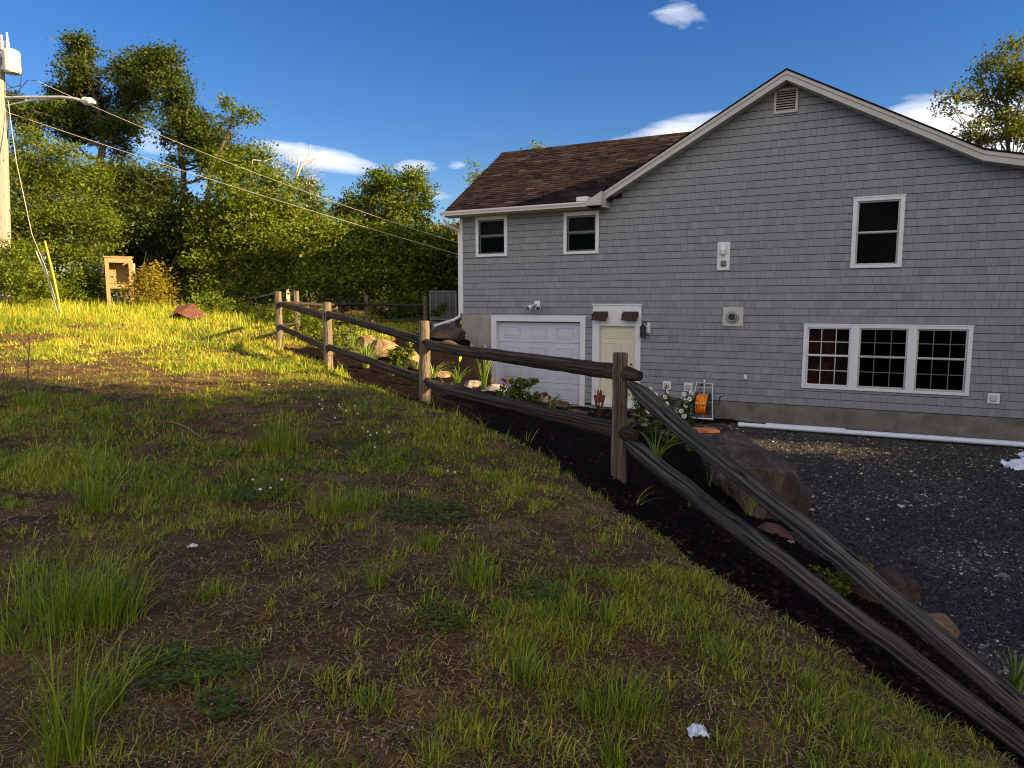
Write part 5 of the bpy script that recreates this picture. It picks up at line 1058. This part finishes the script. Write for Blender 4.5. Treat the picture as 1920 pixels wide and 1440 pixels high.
strap(1902, 1290, 22, .36, (.2, .8), 'bright green weeds at the right edge beyond the rails', 16, .016, Y=4.75, vm=.7)
strap(660, 650, 20, .35, (.1, .6), 'slender green plant behind the third fence post', 17, .014, Y=15.5, flower=('petal_purple', 1), vm=.7)
strap(780, 690, 14, .30, (.3, .9), 'short strap-leaved plant left of the second post', 18, .014, Y=13.6, vm=.8)
def bushy(px_, py_, w_px, h_px, Y, label, seed, leaf='leaf_mid', size=.055, flower=None, nf=0, cat='plant', dens=1.5, name='garden_plant', group='leafy plants in the bed'):
    c = P(px_, py_, Y); s = Y / F; R = np.random.default_rng(seed); root = empty(name, c, label, cat, group); B = []; g = MB()
    for k in range(9): q = c + [R.uniform(-.4, .4) * w_px * s, R.uniform(-.15, .15), h_px * s * R.uniform(.3, .85)]; B.append((q, (w_px * s * .22, w_px * s * .2, h_px * s * .2), 1)); limb(g, c, q, .008, .003, R, n=5)
    g.build('stems', 'lily', root, sub=c); V, Q, var = leaf_cloud(B, R, size, dens, .03, up=.8); np_mesh('leaves', V, Q, None, MT[leaf], var, root, loc=c)
    if flower:
        for _ in range(nf):
            f = MB(); q = c + [R.uniform(-.5, .5) * w_px * s, R.uniform(-.15, .05), h_px * s * R.uniform(.55, 1.1)]
            g2 = 8
            if flower == 'petal_white':
                n_ = np.array([R.normal(0, .4), -1, R.uniform(.1, .9)]); n_ /= np.linalg.norm(n_); a_ = np.cross(n_, [0, 0, 1]); a_ /= np.linalg.norm(a_); b_ = np.cross(n_, a_)
                for k in range(12): th = k * .5236; d = a_ * math.cos(th) + b_ * math.sin(th); e = a_ * -math.sin(th) + b_ * math.cos(th); f.add([q + d * .008, q + d * .024 + e * .0065 + n_ * .002, q + d * .038, q + d * .024 - e * .0065 + n_ * .002], [(0, 1, 2, 3)])
                fo = f.build('flower', flower, root, sub=c); ce = MB(); ce.lathe([(.002, -.004), (.010, 0), (.008, .005), (.002, .007)], q + n_ * .004, n=8); ce.build('flower_centre', 'petal_yellow', fo, sub=c)
                st = MB(); st.tube([c + [R.normal(0, .03), 0, .1], (c + q) / 2 + [R.normal(0, .02), 0, .05], q], .0028, 4); st.build('flower_stem', 'lily', root, sub=c)
            else:
                for k in range(5): f.lathe([(.003, -.03), (.016, -.01), (.018, .01), (.006, .035)], q + R.normal(0, .02, 3), n=6)
                f.build('flower', flower, root, sub=c)
    return root
bushy(985, 768, 96, 62, 11.8, 'leafy lily bush with a red bloom before the garage door', 1, 'leaf_mid', .075, 'petal_red', 2, dens=1.6)
bushy(755, 705, 60, 58, 13.6, 'sunlit peony-like bush between the tan rocks', 2, 'leaf_lit', .09, None)
bushy(615, 672, 50, 44, 14.5, 'green leafy plant behind the third post', 3, 'leaf_lit', .07)
bushy(1255, 830, 90, 90, 9.3, 'white daisies in bloom beside the main fence post', 4, 'leaf_dark', .04, 'petal_white', 20, dens=1.3)
bushy(1205, 790, 60, 60, 10.5, 'smaller group of white daisies left of the main bloom', 5, 'leaf_dark', .04, 'petal_white', 6, dens=1.0)
bushy(1560, 1120, 80, 60, 6.2, 'creeping leafy weed between the sloping rails', 6, 'leaf_mid', .05, dens=1.0)
bushy(1610, 1095, 70, 50, 6.2, 'leafy vine spilling over the low dark rock', 7, 'leaf_mid', .06, dens=1.0)
bushy(1460, 1060, 60, 40, 7.2, 'small green weed under the rails by the reddish rock', 8, 'leaf_mid', .05, dens=.9)
bushy(820, 600, 40, 30, 20.5, 'dark leafy clump by the far fence end', 9, 'leaf_dark', .09, dens=1.5)
# red lily buds
c = P(1123, 790, 11.0); root = empty('lily', c, 'lily stem with upright red buds against the cream door', 'plant'); s = 11 / F; g = MB(); g.tube([c, c + [.01, 0, .2], c + [0, 0, 38 * s]], .008, 6); g.build('stem', 'lily', root, sub=c)
R = np.random.default_rng(3); n = 60; t_ = R.random(n); a = R.uniform(0, 6.28, n); v, q, t, w_ = blades(np.stack([0 * t_ + c[0], 0 * t_ + c[1], c[2] + t_ * 34 * s], 1), np.full(n, .09), np.full(n, .014), a, R.uniform(.8, 1.6, n), np.clip(R.normal(.3, .15, n), 0, 1), 4); np_mesh('leaves', v, q, t, MT['leaf_mid'], w_, root, loc=c)
for dx in (-8, -2, 3, 9): f = MB(); f.tube([c + [dx * s * .3, 0, 36 * s], c + [dx * s * .8, 0, 42 * s], c + [dx * s, 0, 50 * s], c + [dx * s * 1.05, 0, 57 * s], c + [dx * s, 0, 62 * s]], [.006, .018, .024, .018, .003], 8); f.build('bud', 'petal_orange' if dx == -2 else 'petal_red', root, sub=c)
# pots
for i, (x, y, Y) in enumerate(((656, 640, 17.2), (684, 642, 17.4))):
    c = P(x, y, Y); g = MB(); s = Y / F; g.lathe([(7 * s, -10 * s), (9 * s, 8 * s), (10 * s, 8 * s), (10 * s, 10 * s), (8.5 * s, 10 * s), (8 * s, 6 * s)], (0, 0, 10 * s), n=14); tag(g.build('plant_pot', 'pot', loc=c - [0, 0, 10 * s], local=True), ['grey plant pot left of the pale one behind the fence', 'pale plant pot beside the tall strap-leaved plant'][i], 'plant pot')
# dry sapling on the left
c = G(52, 728); root = empty('dry_sapling', c, 'bare upright sapling with thin dead side shoots at the left edge', 'sapling'); g = MB(); Y = c[1]
def br_(pp, r0, r1): g.tube([c if p is None else P(p[0], p[1], Y) for p in pp], list(np.linspace(r0, r1, len(pp))), 5, cap=False)
br_([None, (52, 690), (55, 650), (54, 625)], .012, .004); br_([(53, 700), (46, 670), (43, 640)], .006, .002); br_([(54, 690), (66, 675), (84, 662)], .006, .002); br_([(54, 665), (47, 650), (44, 638)], .005, .002); br_([(53, 712), (68, 695), (78, 680)], .005, .002); g.build('stem', 'twig', root, sub=c)
c = G(5, 720); g = MB(); Y = c[1]; g.tube([c, P(6, 700, Y), P(10, 678, Y)], [.01, .006, .003], 5); g.tube([P(6, 705, Y), P(2, 690, Y)], [.005, .002], 5); tag(g.build('dry_sapling', 'twig', loc=c), 'short bare shoot at the extreme left edge', 'sapling')
